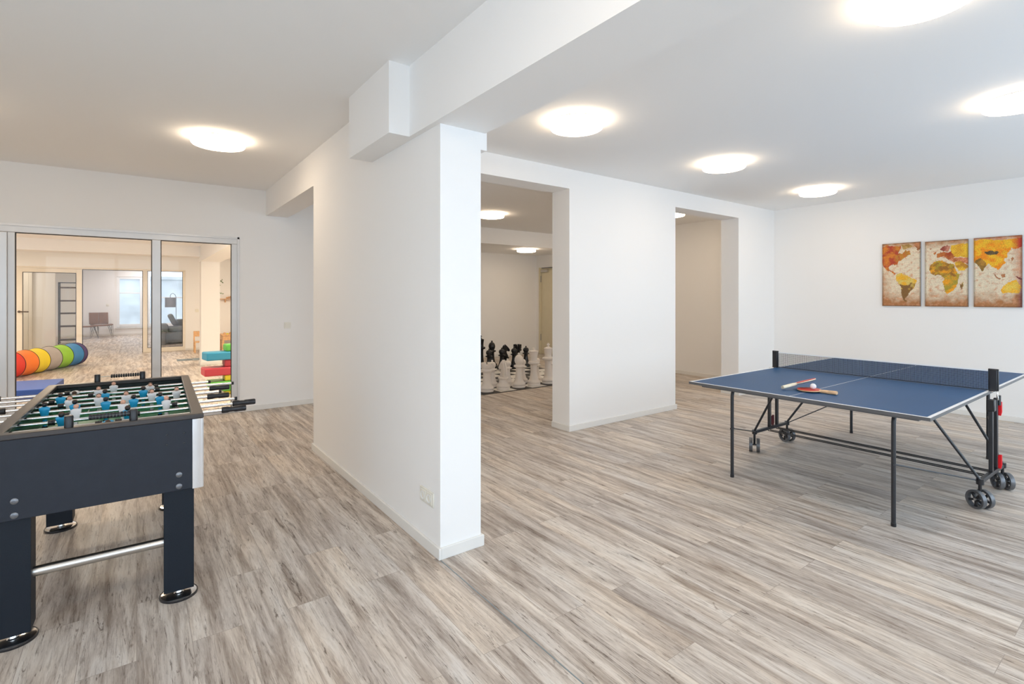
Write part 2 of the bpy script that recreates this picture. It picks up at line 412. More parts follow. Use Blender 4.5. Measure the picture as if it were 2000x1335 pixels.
# rooms beyond the glazing
boxes('wall_play_left', [(-7, -6.85, YG1, Y3, 0, CZ)], M['wall'])
boxes('wall_play_right', [(2.9, 3.05, YC, Y3, 0, CZ)], M['wall'])
boxes('wall_partition', [(-7, -2.245, Y2, Y2+0.12, 0, CZ), (1.04, 2.9, Y2, Y2+0.12, 0, CZ), (-2.245, 1.04, Y2, Y2+0.12, 2.115, CZ)], M['wall'])
boxes('trim_5', [(-7, 1.10, 12.3, 12.6, 2.25, 2.46)], M['wall'])
boxes('trim_6', [(1.06, 1.42, YG1, 12.6, 2.15, 2.46)], M['wall'])
boxes('trim_7', [(1.075, 1.415, 12.3, 12.64, 0, 2.16)], M['wall'])
base('baseboard_column', [(1.06, 1.43, 12.285, 12.3), (1.06, 1.075, 12.3, 12.655), (1.415, 1.43, 12.3, 12.655)])
base('baseboard_partition', [(1.05, 2.9, Y2-BT, Y2), (-6.8, -2.26, Y2-BT, Y2)])
boxes('wall_far_left', [(-7, -2.40, 17.6, 17.75, 0, CZ), (-2.40, -2.13, 17.62, 17.75, 2.1, CZ), (-2.13, -1.70, 17.6, 17.75, 0, CZ)], M['wall'])
W1 = (-0.597, 0.188, 0.28, 2.18); W2_ = (0.33, 1.75, 0.28, 2.55)
boxes('wall_far', [(-7, W1[0], Y3, Y3+0.3, 0, CZ), (W1[1], W2_[0], Y3, Y3+0.3, 0, CZ), (W2_[1], 2.9, Y3, Y3+0.3, 0, CZ),
                   (W1[0], W1[1], Y3, Y3+0.3, 0, W1[2]), (W1[0], W1[1], Y3, Y3+0.3, W1[3], CZ),
                   (W2_[0], W2_[1], Y3, Y3+0.3, 0, W2_[2]), (W2_[0], W2_[1], Y3, Y3+0.3, W2_[3], CZ)], M['wall'])
base('baseboard_far', [(-6.8, 2.9, Y3-BT, Y3)])
# outside
boxes('trim_8', [(-30, 30, 24.2, 40, -0.3, -0.05), (-30, 30, -20, -1.75, -0.3, -0.05)], M['pave'])
tag(obj('building', (lambda bm: (box(bm, -12, 12, 31, 33, -0.05, 2.4), box(bm, -12, 12, 30.9, 31, 2.3, 2.45), bm)[-1])(B()), M['facade'], smooth=False),
    'pale grey blurred facade outside the far windows', 'building')

# glazed wall (aluminium) ------------------------------------------------
def gasket(bm, x0, x1, z0, z1, y, t=0.008):
    box(bm, x0, x1, y-0.004, y+0.004, z1-t, z1, 0); box(bm, x0, x1, y-0.004, y+0.004, z0, z0+t, 0)
    box(bm, x0, x0+t, y-0.004, y+0.004, z0, z1, 0); box(bm, x1-t, x1, y-0.004, y+0.004, z0, z1, 0)
bm = B()
for b_ in ((-2.6, 1.005, 7.0, 7.07, 2.055, 2.128), (0.139, 0.219, 7.0, 7.07, 0, 2.055), (0.930, 1.005, 7.0, 7.07, 0, 2.055),
           (-1.03, -0.975, 7.0, 7.07, 0, 2.055), (-0.975, 0.139, 7.0, 7.07, 0, 0.06), (0.219, 0.930, 7.0, 7.07, 0, 0.06)): box(bm, *b_)
wf = struct('window_1', bm, M['alu'], bevel=0.004)
bm = B(); box(bm, 0.99, 1.012, 6.985, 7.0, 0, 2.14); box(bm, -2.6, 1.012, 6.985, 7.0, 2.118, 2.14); struct('window_frame', bm, M['alu'], wf)
for x0, x1 in ((-0.975, 0.139), (0.219, 0.930)):
    bm = B(); box(bm, x0, x1, 7.030, 7.036, 0.06, 2.055); obj('pane', bm, M['glass'], wf, smooth=False)
    bm = B(); gasket(bm, x0, x1, 0.06, 2.055, 7.02); obj('gasket', bm, M['gasket'], wf, smooth=False)
d1 = thing('door_1', '', 'door', (-1.03, 7.0, 0), 0)
for k in ('label', 'category'): del d1[k]
d1['kind'] = 'structure'
d1.rotation_euler = (0, 0, math.radians(6))
bm = B()
for b_ in ((-0.06, 0, -0.03, 0.03, 0.01, 2.05), (-1.0, -0.94, -0.03, 0.03, 0.01, 2.05), (-0.94, -0.06, -0.03, 0.03, 1.985, 2.05), (-0.94, -0.06, -0.03, 0.03, 0.01, 0.09)): box(bm, *b_)
obj('door_frame', bm, M['alu'], d1, smooth=False, bevel=0.004)
bm = B(); box(bm, -0.94, -0.06, -0.004, 0.004, 0.09, 1.985); obj('pane', bm, M['frosted'], d1, smooth=False)
bm = B(); gasket(bm, -0.94, -0.06, 0.09, 1.985, -0.02, 0.010); obj('gasket', bm, M['gasket'], d1, smooth=False)

# second partition (cream) -----------------------------------------------
bm = B()
for b_ in ((-2.245, 1.04, Y2-0.01, Y2+0.06, 2.085, 2.125), (0.126, 0.221, Y2, Y2+0.06, 0, 2.085), (0.982, 1.04, Y2, Y2+0.06, 0, 2.085),
           (-2.245, -2.21, Y2, Y2+0.06, 0, 2.085), (0.221, 0.982, Y2, Y2+0.06, 0, 0.11)): box(bm, *b_)
w2 = struct('window_2', bm, M['cream_frame'], bevel=0.004)
bm = B(); box(bm, 0.221, 0.982, Y2+0.028, Y2+0.034, 0.11, 2.085); obj('pane', bm, M['glass'], w2, smooth=False)
bm = B(); gasket(bm, 0.221, 0.982, 0.11, 2.085, Y2+0.02, 0.01); gasket(bm, -1.055, 0.126, -0.02, 2.085, Y2+0.02, 0.012); obj('gasket', bm, M['gasket'], w2, smooth=False)
d2 = B()
for b_ in ((-2.21, -2.10, Y2-0.02, Y2+0.04, 0.01, 2.08), (-1.165, -1.06, Y2-0.02, Y2+0.04, 0.01, 2.08), (-2.10, -1.165, Y2-0.02, Y2+0.04, 1.99, 2.08), (-2.10, -1.165, Y2-0.02, Y2+0.04, 0.01, 0.12)): box(d2, *b_)
d2 = struct('door_2', d2, M['cream_frame'], bevel=0.004)
bm = B(); box(bm, -2.10, -1.165, Y2+0.006, Y2+0.012, 0.12, 1.99); obj('pane', bm, M['glass_tint'], d2, smooth=False)
bm = B(); gasket(bm, -2.10, -1.165, 0.12, 1.99, Y2-0.016, 0.012); obj('gasket', bm, M['gasket'], d2, smooth=False)
bm = B(); tube(bm, [(-2.155, Y2-0.02, 1.08), (-2.155, Y2-0.07, 1.08), (-2.14, Y2-0.085, 1.08), (-1.99, Y2-0.085, 1.075)], 0.014, 8)
lathe(bm, [(0, 0), (0.027, 0), (0.027, 0.01), (0, 0.01)], mtx=Matrix.Translation((-2.155, Y2-0.02, 1.08)) @ Matrix.Rotation(PI/2, 4, 'X'))
obj('door_handle', bm, M['rack_wood'], d2)
# white door leaf seen through it
bm = B(); box(bm, -2.40, -2.20, 17.56, 17.60, 0.005, 2.08); d3 = struct('door_3', bm, M['door_white'], bevel=0.003)
bm = B(); box(bm, -2.195, -2.13, 17.54, 17.60, 0, 2.12); obj('door_frame', bm, M['door_white'], d3, smooth=False)
# chess room door
bm = B(); box(bm, XS+0.02, XS+0.06, 8.82, 9.70, 0.008, 2.09); d4 = struct('door_4', bm, M['door_cream'], bevel=0.003)
bm = B(); box(bm, XS-0.02, XS+0.05, 9.70, 9.76, 0, 2.14); box(bm, XS-0.02, XS+0.05, 8.76, 8.82, 0, 2.14); box(bm, XS-0.02, XS+0.05, 8.82, 9.70, 2.09, 2.14)
obj('door_frame', bm, M['door_cream'], d4, smooth=False, bevel=0.003)
for z in (0.42, 1.86):
    bm = B(); tube(bm, [(XS-0.004, 9.705, z-0.08), (XS-0.004, 9.705, z+0.08)], 0.011, 8); obj('hinge', bm, M['bolt'], d4)
bm = B(); box(bm, XS-0.045, XS+0.02, 9.42, 9.66, 2.025, 2.082); cb = obj('door_closer', bm, M['steel'], d4, bevel=0.006)
bm = B(); box(bm, XS-0.05, XS-0.025, 8.9, 9.62, 2.115, 2.135); obj('closer_rail', bm, M['bolt'], cb, bevel=0.003)
bm = B(); box(bm, XS+0.005, XS+0.02, 9.205, 9.235, 1.64, 1.70); obj('door_plate', bm, M['bolt'], d4, bevel=0.003)
# far windows
def far_window(n, W, bars):
    x0, x1, z0, z1 = W; t = 0.085
    bm = B(); y0, y1 = Y3+0.03, Y3+0.10
    for b_ in ((x0, x0+t, y0, y1, z0, z1), (x1-t, x1, y0, y1, z0, z1), (x0+t, x1-t, y0, y1, z0, z0+t+0.04), (x0+t, x1-t, y0, y1, z1-t, z1)): box(bm, *b_)
    for zb in bars: box(bm, x0+t, x1-t, y0, y1, zb-0.02, zb+0.02)
    o = struct(n, bm, M['wp'], bevel=0.006)
    bm = B(); box(bm, x0+t, x1-t, Y3+0.062, Y3+0.068, z0+t, z1-t); obj('pane', bm, M['glass'], o, smooth=False)
    bm = B(); box(bm, x0-0.03, x1+0.03, Y3-0.04, Y3+0.03, z0-0.03, z0); obj('window_sill', bm, M['wp'], o, smooth=False)
far_window('window_3', W1, (1.57,)); far_window('window_4', W2_, (1.40,))
# big windows behind the camera
for n, (x0, x1) in (('window_5', (-1.75, 0.95)), ('window_6', (2.1, 7.7))):
    bm = B(); k = 2 if n == 'window_5' else 4
    for i in range(k+1):
        xx = x0 + (x1-x0-0.07)*i/k; box(bm, xx, xx+0.07, -1.71, -1.64, 0.2, 2.5)
    box(bm, x0, x1, -1.71, -1.64, 0.2, 0.28); box(bm, x0, x1, -1.71, -1.64, 2.42, 2.5)
    o = struct(n, bm, M['wp'])
    bm = B(); box(bm, x0, x1, -1.678, -1.672, 0.24, 2.46); obj('pane', bm, M['glass'], o, smooth=False)

bm = B()  # unseen left-wall window, added to brighten the dividing wall and ceiling
for yy in (-0.85, 0.265, 1.38): box(bm, -2.72, -2.65, yy, yy+0.07, 0.4, 2.4)
box(bm, -2.72, -2.65, -0.85, 1.45, 0.4, 0.47); box(bm, -2.72, -2.65, -0.85, 1.45, 2.33, 2.4)
o = struct('window_added', bm, M['wp'])
bm = B(); box(bm, -2.69, -2.684, -0.82, 1.42, 0.44, 2.36); obj('pane', bm, M['glass'], o, smooth=False)
# switches and sockets ---------------------------------------------------
def plate(name, label, cat, loc, rotz, n=1, kind='switch'):
    # built in local XZ, facing -Y
    t = thing(name, label, cat, loc, rotz)
    wd = 0.081*n
    bm = B(); box(bm, -wd/2, wd/2, -0.009, 0, -0.0405, 0.0405); obj('cover_plate', bm, M['switch'], t, bevel=0.003)
    for i in range(n):
        cx = (i-(n-1)/2)*0.072
        if kind == 'socket':
            bm = B(); box(bm, cx-0.03, cx+0.03, -0.013, -0.008, -0.03, 0.03)
            s = obj('socket', bm, M['switch'], t, bevel=0.002)
            bm = B(); mt = Matrix.Translation((cx, -0.0135, 0)) @ Matrix.Rotation(PI/2, 4, 'X')
            lathe(bm, [(0.022, 0.0), (0.0225, 0.002), (0.0195, 0.002), (0.0185, -0.004), (0.0, -0.004)], mtx=mt, seg=24)
            r_ = obj('socket_recess', bm, M['wp'], s)
        else:
            bm = B(); prism(bm, [(-0.013, -0.027), (-0.009, -0.027), (-0.008, 0.027), (-0.016, 0.027)], cx-0.027, cx+0.027, 'X')
            obj('rocker', bm, M['switch'], t, bevel=0.001)
    return t
plate('wall_socket', 'cream double power socket low on the near end of the dividing wall', 'socket', (XP, 2.566, 0.292), PI/2*-1, 2, 'socket')
plate('light_switch', 'cream light switch on the wall right of the glazed partition', 'switch', (1.565, YG0, 1.045), 0)
plate('light_switch', 'small switch on the cream wall beyond the play room column', 'switch', (1.30, Y2, 1.05), 0)
plate('light_switch', 'small switch beside the far window above the brown chair', 'switch', (-0.86, Y3, 1.12), 0)

# ------------------------------------------------------------------ ceiling lights
LG = 'round flush ceiling lights'
def make_light():
    t = thing('ceiling_light', '', 'ceiling light', (0, 0, 0), 0, LG)
    bm = B(); lathe(bm, [(0, 0), (0.165, 0), (0.165, -0.016), (0.150, -0.018), (0, -0.018)], seg=48); obj('base', bm, M['lamp_body'], t)
    bm = B(); lathe(bm, [(0, -0.018), (0.196, -0.018), (0.203, -0.026), (0.203, -0.050), (0.196, -0.062), (0.170, -0.068), (0, -0.071)], seg=48)
    obj('diffuser', bm, M['diffuser'], t)
    bm = B(); lathe(bm, [(0.198, -0.0165), (0.205, -0.0165), (0.205, -0.022), (0.198, -0.022), (0.198, -0.0165)], seg=48); obj('rim_ring', bm, M['lamp_body'], t)
    return t
L0 = make_light()
lights = [((0.556, 4.92, CZ), 'round white ceiling light above the foosball area'),
          ((-1.23, 4.95, CZ), 'round ceiling light cut off by the left picture edge'),
          ((2.69, 2.81, CZ), 'large round ceiling light just right of the dividing wall and beam'),
          ((4.71, 2.81, CZ), 'middle round ceiling light in the row along the openings'),
          ((6.81, 2.81, CZ), 'smallest round ceiling light near the corner above the map pictures'),
          ((4.77, 0.70, CZ), 'round ceiling light cut by the right edge above the map pictures'),
          ((2.755, 0.71, CZ), 'big ceiling light cut by the top edge of the photo'),
          ((4.574, 6.734, CZ), 'round ceiling light above the chess set, at the opening left edge'),
          ((6.70, 6.734, CZ), 'ceiling light mostly hidden by the right edge of the first opening'),
          ((6.733, 8.58, 2.447), 'ceiling light on the lowered ceiling at the back of the chess room'),
          ((6.80, 4.95, CZ), 'ceiling light partly seen at the top left of the second opening'),
          ((0.40, 0.75, CZ), 'unseen ceiling light added in the foosball area above the camera'),  # this and the next: extra lamps added to brighten the left area
          ((-1.3, 0.75, CZ), 'unseen ceiling light added in the foosball area left of the camera'),
          ((-0.9, 9.6, 2.46), 'unseen ceiling light added in the play room behind the glass'),  # from here on: lamps added out of sight to light the rear rooms
          ((-1.0, 14.4, 2.46), 'unseen ceiling light added in the play room near the second glazed partition'),
          ((-0.2, 18.2, 2.72), 'unseen ceiling light added in the far lounge room'),
          ((2.2, 10.2, 2.46), 'unseen ceiling light added in the play room above the foam blocks')]
for i, (p, lb) in enumerate(lights):
    o = L0 if i == 0 else copy_tree(L0)
    o.location = p; o['label'] = lb

# ------------------------------------------------------------------ world map pictures
def inpoly(x, y, P):
    r = False; n = len(P); j = n-1
    for i in range(n):
        xi, yi = P[i]; xj, yj = P[j]
        if (yi > y) != (yj > y) and x < (xj-xi)*(y-yi)/(yj-yi)+xi: r = not r
        j = i
    return r
PANELS = [
 dict(c=((165, 315), (660, 293), (163, 1103), (652, 1112)), polys=[
  ('na', [(165,360),(230,330),(330,345),(420,345),(400,390),(380,430),(430,445),(470,400),(520,410),(545,450),(500,470),(470,490),(430,515),(380,545),(355,590),(340,580),(280,585),(250,610),(265,650),(300,665),(350,700),(330,705),(270,670),(225,650),(190,610),(160,560)]),
  ('br', [(590,320),(660,300),(660,390),(625,405),(600,370)]),
  ('ol', [(420,330),(500,320),(560,340),(540,370),(470,385),(430,370)]),
  ('sa', [(345,740),(365,700),(410,690),(450,710),(500,715),(540,750),(610,780),(600,830),(575,880),(540,910),(510,950),(480,990),(460,1020),(485,1050),(450,1045),(425,1000),(415,930),(405,850),(365,800),(340,765)])]),
 dict(c=((728, 282), (1280, 252), (715, 1110), (1270, 1118)), polys=[
  ('ru', [(1060,400),(1070,330),(1285,300),(1285,490),(1230,480),(1120,480),(1075,430)]),
  ('eu', [(880,480),(890,440),(930,420),(980,410),(1030,430),(1060,400),(1090,440),(1120,480),(1060,500),(1030,520),(1000,480),(960,470),(930,480),(890,490)]),
  ('sc', [(925,385),(960,345),(1020,330),(1055,345),(1045,390),(1010,420),(990,400),(950,400)]),
  ('eu', [(835,435),(870,405),(880,440),(850,448)]),
  ('br', [(780,375),(815,365),(830,372),(800,382)]),
  ('af', [(790,590),(830,545),(900,530),(960,525),(980,545),(1050,560),(1100,570),(1120,640),(1150,700),(1180,700),(1150,760),(1140,830),(1100,900),(1060,930),(1010,950),(985,920),(970,850),(950,800),(975,750),(930,710),(850,710),(800,690),(780,640)]),
  ('ar', [(1110,550),(1180,530),(1240,570),(1285,600),(1240,640),(1170,665),(1130,610)]),
  ('tk', [(1040,500),(1120,485),(1285,490),(1285,570),(1180,540),(1100,545),(1050,520)]),
  ('sa', [(1170,830),(1210,805),(1215,860),(1185,895)])]),
 dict(c=((1362, 238), (1978, 195), (1345, 1120), (1970, 1130)), polys=[
  ('mg', [(1500,415),(1590,400),(1690,410),(1660,440),(1580,455),(1520,440)]),
  ('in', [(1362,540),(1440,490),(1500,530),(1530,580),(1490,640),(1475,672),(1430,600),(1400,570)]),
  ('as', [(1355,270),(1500,250),(1700,260),(1900,240),(1985,230),(1985,330),(1900,385),(1850,360),(1800,430),(1790,480),(1750,500),(1770,560),(1720,600),(1690,640),(1670,650),(1600,600),(1560,560),(1530,590),(1480,560),(1355,550)]),
  ('br', [(1610,680),(1650,720),(1700,760),(1690,772),(1640,735)]), ('br', [(1710,710),(1760,690),(1770,730),(1730,745)]),
  ('dk', [(1880,720),(1975,750),(1980,780),(1920,755)]), ('br', [(1840,500),(1865,470),(1875,500),(1845,540)]),
  ('au', [(1705,900),(1740,850),(1800,810),(1850,785),(1905,775),(1935,820),(1965,880),(1935,950),(1870,950),(1800,940),(1730,950)])])]
def landcol(k, u, v, n1, n2):
    # u, v in panel units (v down), n1/n2 noise
    A = {'na': ((0.42, 0.05, 0.02), (0.62, 0.20, 0.02)), 'br': ((0.30, 0.10, 0.03), (0.50, 0.20, 0.08)), 'ol': ((0.35, 0.20, 0.05), (0.55, 0.35, 0.12)),
         'sa': ((0.80, 0.42, 0.02), (0.70, 0.52, 0.12)), 'ru': ((0.80, 0.50, 0.03), (0.70, 0.34, 0.02)), 'eu': ((0.35, 0.05, 0.01), (0.52, 0.16, 0.03)),
         'sc': ((0.28, 0.05, 0.03), (0.55, 0.22, 0.14)), 'af': ((0.80, 0.34, 0.01), (0.40, 0.30, 0.03)), 'ar': ((0.80, 0.48, 0.03), (0.50, 0.22, 0.02)),
         'tk': ((0.75, 0.28, 0.14), (0.40, 0.12, 0.03)), 'mg': ((0.08, 0.06, 0.03), (0.16, 0.10, 0.04)), 'in': ((0.22, 0.12, 0.02), (0.45, 0.22, 0.03)),
         'as': ((0.85, 0.26, 0.005), (0.85, 0.48, 0.02)), 'au': ((0.85, 0.42, 0.02), (0.80, 0.55, 0.08)), 'dk': ((0.15, 0.02, 0.02), (0.3, 0.06, 0.04))}[k]
    t = max(0, min(1, 0.5+n1*1.6))
    c = [A[0][i]*(1-t)+A[1][i]*t for i in range(3)]
    if k == 'na':
        s = max(0, min(1, (u-0.35)*2.2+n2)); c = [c[0]*(1-s)+0.42*s, c[1]*(1-s)+0.24*s, c[2]*(1-s)+0.03*s]
    if k == 'sa' and v > 0.62:
        s = max(0, min(1, (v-0.64)*14+n2*2)); c = [c[0]*(1-s)+0.22*s, c[1]*(1-s)+0.11*s, c[2]*(1-s)+0.03*s]
    if k == 'af' and v > 0.33 and v < 0.55:
        s = max(0, min(1, 0.5+n2*2)); c = [c[0]*(1-s)+0.30*s, c[1]*(1-s)+0.13*s, c[2]*(1-s)+0.02*s]
    if k == 'as':
        s = max(0, min(1, (0.12-v)*12)) * 0.5
        c = [c[0]*(1-s)+0.75*s, c[1]*(1-s)+0.5*s, c[2]*(1-s)+0.03*s]
        s = max(0, min(1, (u-0.78)*6)); c = [c[0]*(1-s)+0.50*s, c[1]*(1-s)+0.04*s, c[2]*(1-s)+0.015*s]
    return c
def map_panel(idx, y_left, y_right, z0, z1, label):
    P = PANELS[idx]; (tl, tr, bl, br_) = P['c']; wd = y_left-y_right; ht = z1-z0; th = 0.02
    nu, nv = 96, 190
    t = thing('map_picture', label, 'picture', (XR, (y_left+y_right)/2, z0), 0, 'three-part world map canvases on the wall')
    bm = B(); box(bm, -th, 0, -wd/2, wd/2, 0, ht); obj('canvas_edge', bm, M['rack_wood'], t, smooth=False)
    bm = B(); vv = [[bm.verts.new((-th-0.001, wd/2-wd*i/nu, ht-ht*j/nv)) for i in range(nu+1)] for j in range(nv+1)]
    cols = []
    def lit(f): return [min(1, max(0, c)) for c in f]
    for j in range(nv):
        for i in range(nu):
            bm.faces.new((vv[j][i], vv[j][i+1], vv[j+1][i+1], vv[j+1][i]))
            u = (i+0.5)/nu; v = (j+0.5)/nv
            q = Vector((idx*3.1+u*1.0, v*2.0, idx))
            wob = noise.noise_vector(q*14)*11 + noise.noise_vector(q*40)*9
            ty = tl[1]*(1-u)+tr[1]*u; by = bl[1]*(1-u)+br_[1]*u
            px = (tl[0]*(1-u)+tr[0]*u)*(1-v)+(bl[0]*(1-u)+br_[0]*u)*v + wob.x; py = ty*(1-v)+by*v + wob.y
            n1 = noise.noise(q*6)*0.9+noise.noise(q*17)*0.4; n2 = noise.noise(q*9+Vector((5, 3, 1)))*0.9+noise.noise(q*30)*0.3
            st = noise.noise(Vector((u*4+idx*9, v*90, 2)))*0.10 + noise.noise(Vector((u*60, v*130, 7)))*0.10
            land = None
            for k, poly in P['polys']:
                if inpoly(px, py, poly): land = k; break
            if land:
                c = landcol(land, u, v, n1, n2); g_ = 1+noise.noise(q*55)*0.45+st
            else:
                c = (0.74, 0.64, 0.47)
                e = max(0, v-0.76+n1*0.10)*5.0 + max(0, 0.13-v+n1*0.07)*7
                if idx == 0: e += max(0, 0.28-u+n2*0.12)*2.3*max(0, min(1, (v-0.35)*4))
                if idx == 2: e += max(0, u-0.80+n2*0.08)*4.0
                e = min(1, e)
                dk = (0.40, 0.17, 0.06) if idx < 2 or v > 0.7 else (0.50, 0.14, 0.05)
                c = [c[m_]*(1-e)+dk[m_]*e for m_ in range(3)]
                s = max(0, noise.noise(q*11+Vector((2, 8, 3)))+noise.noise(q*38)*0.5-0.02)*1.1
                c = [c[m_]*(1-s)+(0.62, 0.30, 0.16)[m_]*s for m_ in range(3)]
                g_ = 1+st+noise.noise(q*40)*0.2
            ed = min(u*wd, (1-u)*wd, v*ht, (1-v)*ht)
            if ed < 0.012: g_ *= 0.62
            if idx == 2:
                t_ = max(0, min(1, (u-0.88+n1*0.04)*9))*max(0, min(1, (v-0.55)*4)); c = [c[0]*(1-0.45*t_), c[1]*(1-0.6*t_), c[2]*(1-0.2*t_)]
            cols.append(lit([c[0]*g_, c[1]*g_, c[2]*g_]))
    o = obj('map_print', bm, M['canvas'], t, smooth=False)
    ca = o.data.color_attributes.new('print', 'FLOAT_COLOR', 'CORNER')
    o.data.update()
    flat = []
    for c in cols: flat += [c[0], c[1], c[2], 1.0]*4
    ca.data.foreach_set('color', flat)
    return t
map_panel(0, 2.483, 2.076, 1.293, 2.108, 'left map canvas showing the Americas in orange and yellow')
map_panel(1, 2.030, 1.620, 1.293, 2.100, 'middle map canvas showing Europe and Africa')
map_panel(2, 1.570, 1.163, 1.293, 2.102, 'right map canvas showing Asia and Australia')

# ------------------------------------------------------------------ foosball table
def foosball():
    t = thing('foosball_table', 'dark slate foosball table with chrome rods and blue and white players', 'foosball table', (0.25, 2.79, 0), math.radians(-1.6))
    W, D = 0.727, 1.43
    # cabinet panels (local x from -W to 0, y from 0 to D)
    z0, z1 = 0.515, 0.838
    bm = B(); box(bm, -W+0.012, -0.012, 0, 0.028, z0, z1); box(bm, -W+0.012, -0.012, D-0.028, D, z0, z1)
    box(bm, -W+0.0, -W+0.030, 0.028, D-0.028, z0, z1); box(bm, -0.030, 0, 0.028, D-0.028, z0, z1)
    box(bm, -W+0.03, -0.03, 0.028, D-0.028, z0+0.02, z0+0.035)
    cab = obj('cabinet', bm, M['slate'], t, bevel=0.003)
    bm = B()
    for a in ((-W+0.030, -0.030, 0.0281, 0.034), (-W+0.030, -0.030, D-0.034, D-0.0281), (-W+0.0301, -W+0.036, 0.034, D-0.034), (-0.036, -0.0301, 0.034, D-0.034)): box(bm, *a, 0.70, 0.836)
    obj('inner_wall', bm, M['gloss_black'], t, smooth=False)
    bm = B(); box(bm, -W+0.036, -0.036, 0.034, D-0.034, 0.70, 0.712); pf = obj('pitch', bm, M['pitch'], t, smooth=False)
    bm = B(); ch = (-W)/2
    zz0, zz1 = 0.712, 0.7126
    box(bm, -W+0.05, -0.05, D/2-0.003, D/2+0.003, zz0, zz1)
    for yy, s in ((0.036, 1), (D-0.036, -1)):
        box(bm, ch-0.16, ch-0.155, min(yy, yy+s*0.2), max(yy, yy+s*0.2), zz0, zz1); box(bm, ch+0.155, ch+0.16, min(yy, yy+s*0.2), max(yy, yy+s*0.2), zz0, zz1)
        ye = yy+s*0.2; box(bm, ch-0.16, ch+0.16, min(ye, ye+s*0.005), max(ye, ye+s*0.005), zz0, zz1)
    for k in range(40):
        a0, a1 = 2*PI*k/40, 2*PI*(k+1)/40
        v = [bm.verts.new((ch+r*math.cos(a), D/2+r*math.sin(a), zz1)) for r, a in ((0.1, a0), (0.105, a0), (0.105, a1), (0.1, a1))]; bm.faces.new(v)
    obj('pitch_lines', bm, M['pp_line'], pf, smooth=False)['kind'] = 'stuff'
    # top rim, mitred frame
    ww = 0.042; zr0, zr1 = 0.838, 0.86
    bm = B()
    o_ = [(-W-0.004, -0.004), (0.004, -0.004), (0.004, D+0.004), (-W-0.004, D+0.004)]; i_ = [(-W+ww, ww), (-ww, ww), (-ww, D-ww), (-W+ww, D-ww)]
    for k in range(4):
        k2 = (k+1) % 4
        prism(bm, [o_[k], o_[k2], i_[k2], i_[k]], zr0, zr1, 'Z')
    bmesh.ops.remove_doubles(bm, verts=bm.verts, dist=1e-5)
    dup_ = {}
    for f in bm.faces:
        key = tuple(sorted(v.index for v in f.verts)); 
    obj('top_rim', bm, M['rim'], t, bevel=0.004)
    # bright corner profiles on the front and back corners
    for (cx, cy, sx, sy) in ((0, 0, 1, 1), (-W, 0, -1, 1), (0, D, 1, -1), (-W, D, -1, -1)):
        bm = B(); pts = []
        wdt = 0.041
        if sx < 0: wdt = 0.034
        pr = [(-wdt, -0.003), (-0.008, -0.003), (0.0, -0.001), (0.004, 0.004), (0.005, 0.012), (0.005, wdt), (0.002, wdt), (0.002, 0.012), (-0.002, 0.001), (-0.008, 0.0), (-wdt, 0.0)]
        pr = [(cx + sx*p[0], cy + sy*p[1]) for p in pr]
        prism(bm, pr, z0-0.002, z1-0.001, 'Z'); obj('corner_profile', bm, M['corner'], t, bevel=0.001)
    # bolts on the end panel
    for x, z in ((-0.093, 0.588), (-0.093, 0.535), (-0.643, 0.592), (-0.643, 0.535)):
        bm = B(); mt = Matrix.Translation((x, 0, z)) @ Matrix.Rotation(PI/2, 4, 'X')
        lathe(bm, [(0, 0), (0.0125, 0), (0.0125, 0.002), (0.009, 0.0045), (0.004, 0.005), (0.004, 0.0025), (0, 0.0025)], mtx=mt, seg=20); obj('bolt', bm, M['bolt'], t)
    for x, z in ((-0.139, 0.779), (-0.073, 0.778), (-0.139, 0.733), (-0.073, 0.732)):
        bm = B(); mt = Matrix.Translation((x, 0, z)) @ Matrix.Rotation(PI/2, 4, 'X')
        lathe(bm, [(0, 0), (0.0045, 0), (0.004, 0.002), (0, 0.003)], mtx=mt, seg=12); obj('screw', bm, M['plastic_black'], t)
    # legs
    for x0, x1 in ((-W+0.008, -W+0.128), (-0.151, -0.033)):
        for y0, y1 in ((0.032, 0.135), (D-0.17, D-0.05)):
            bm = B(); box(bm, x0, x1, y0, y1, 0.038, z0+0.02)
            lg = obj('leg', bm, M['slate_dark'], t, bevel=0.002)
            bm = B(); cx, cy = (x0+x1)/2, (y0+y1)/2-0.006
            lathe(bm, [(0, 0.003), (0.072, 0.003), (0.073, 0.010), (0.069, 0.0120), (0.02, 0.0125), (0.016, 0.016), (0.016, 0.04), (0, 0.04)], (cx, cy, 0), 36)
            ft = obj('levelling_foot', bm, M['chrome'], lg)
            bm = B(); lathe(bm, [(0.069, 0.0), (0.077, 0.0), (0.078, 0.008), (0.075, 0.012), (0.0725, 0.011), (0.072, 0.003), (0.069, 0.0)], (cx, cy, 0), 36)
            obj('rubber_ring', bm, M['plastic_black'], lg)
    bm = B(); tube(bm, [(-W+0.126, 0.083, 0.262), (-0.149, 0.083, 0.262)], 0.021, 20); obj('stretcher_tube', bm, M['steel'], t)
    bm = B(); tube(bm, [(-W+0.126, D-0.11, 0.262), (-0.149, D-0.11, 0.262)], 0.021, 20); obj('stretcher_tube', bm, M['steel'], t)
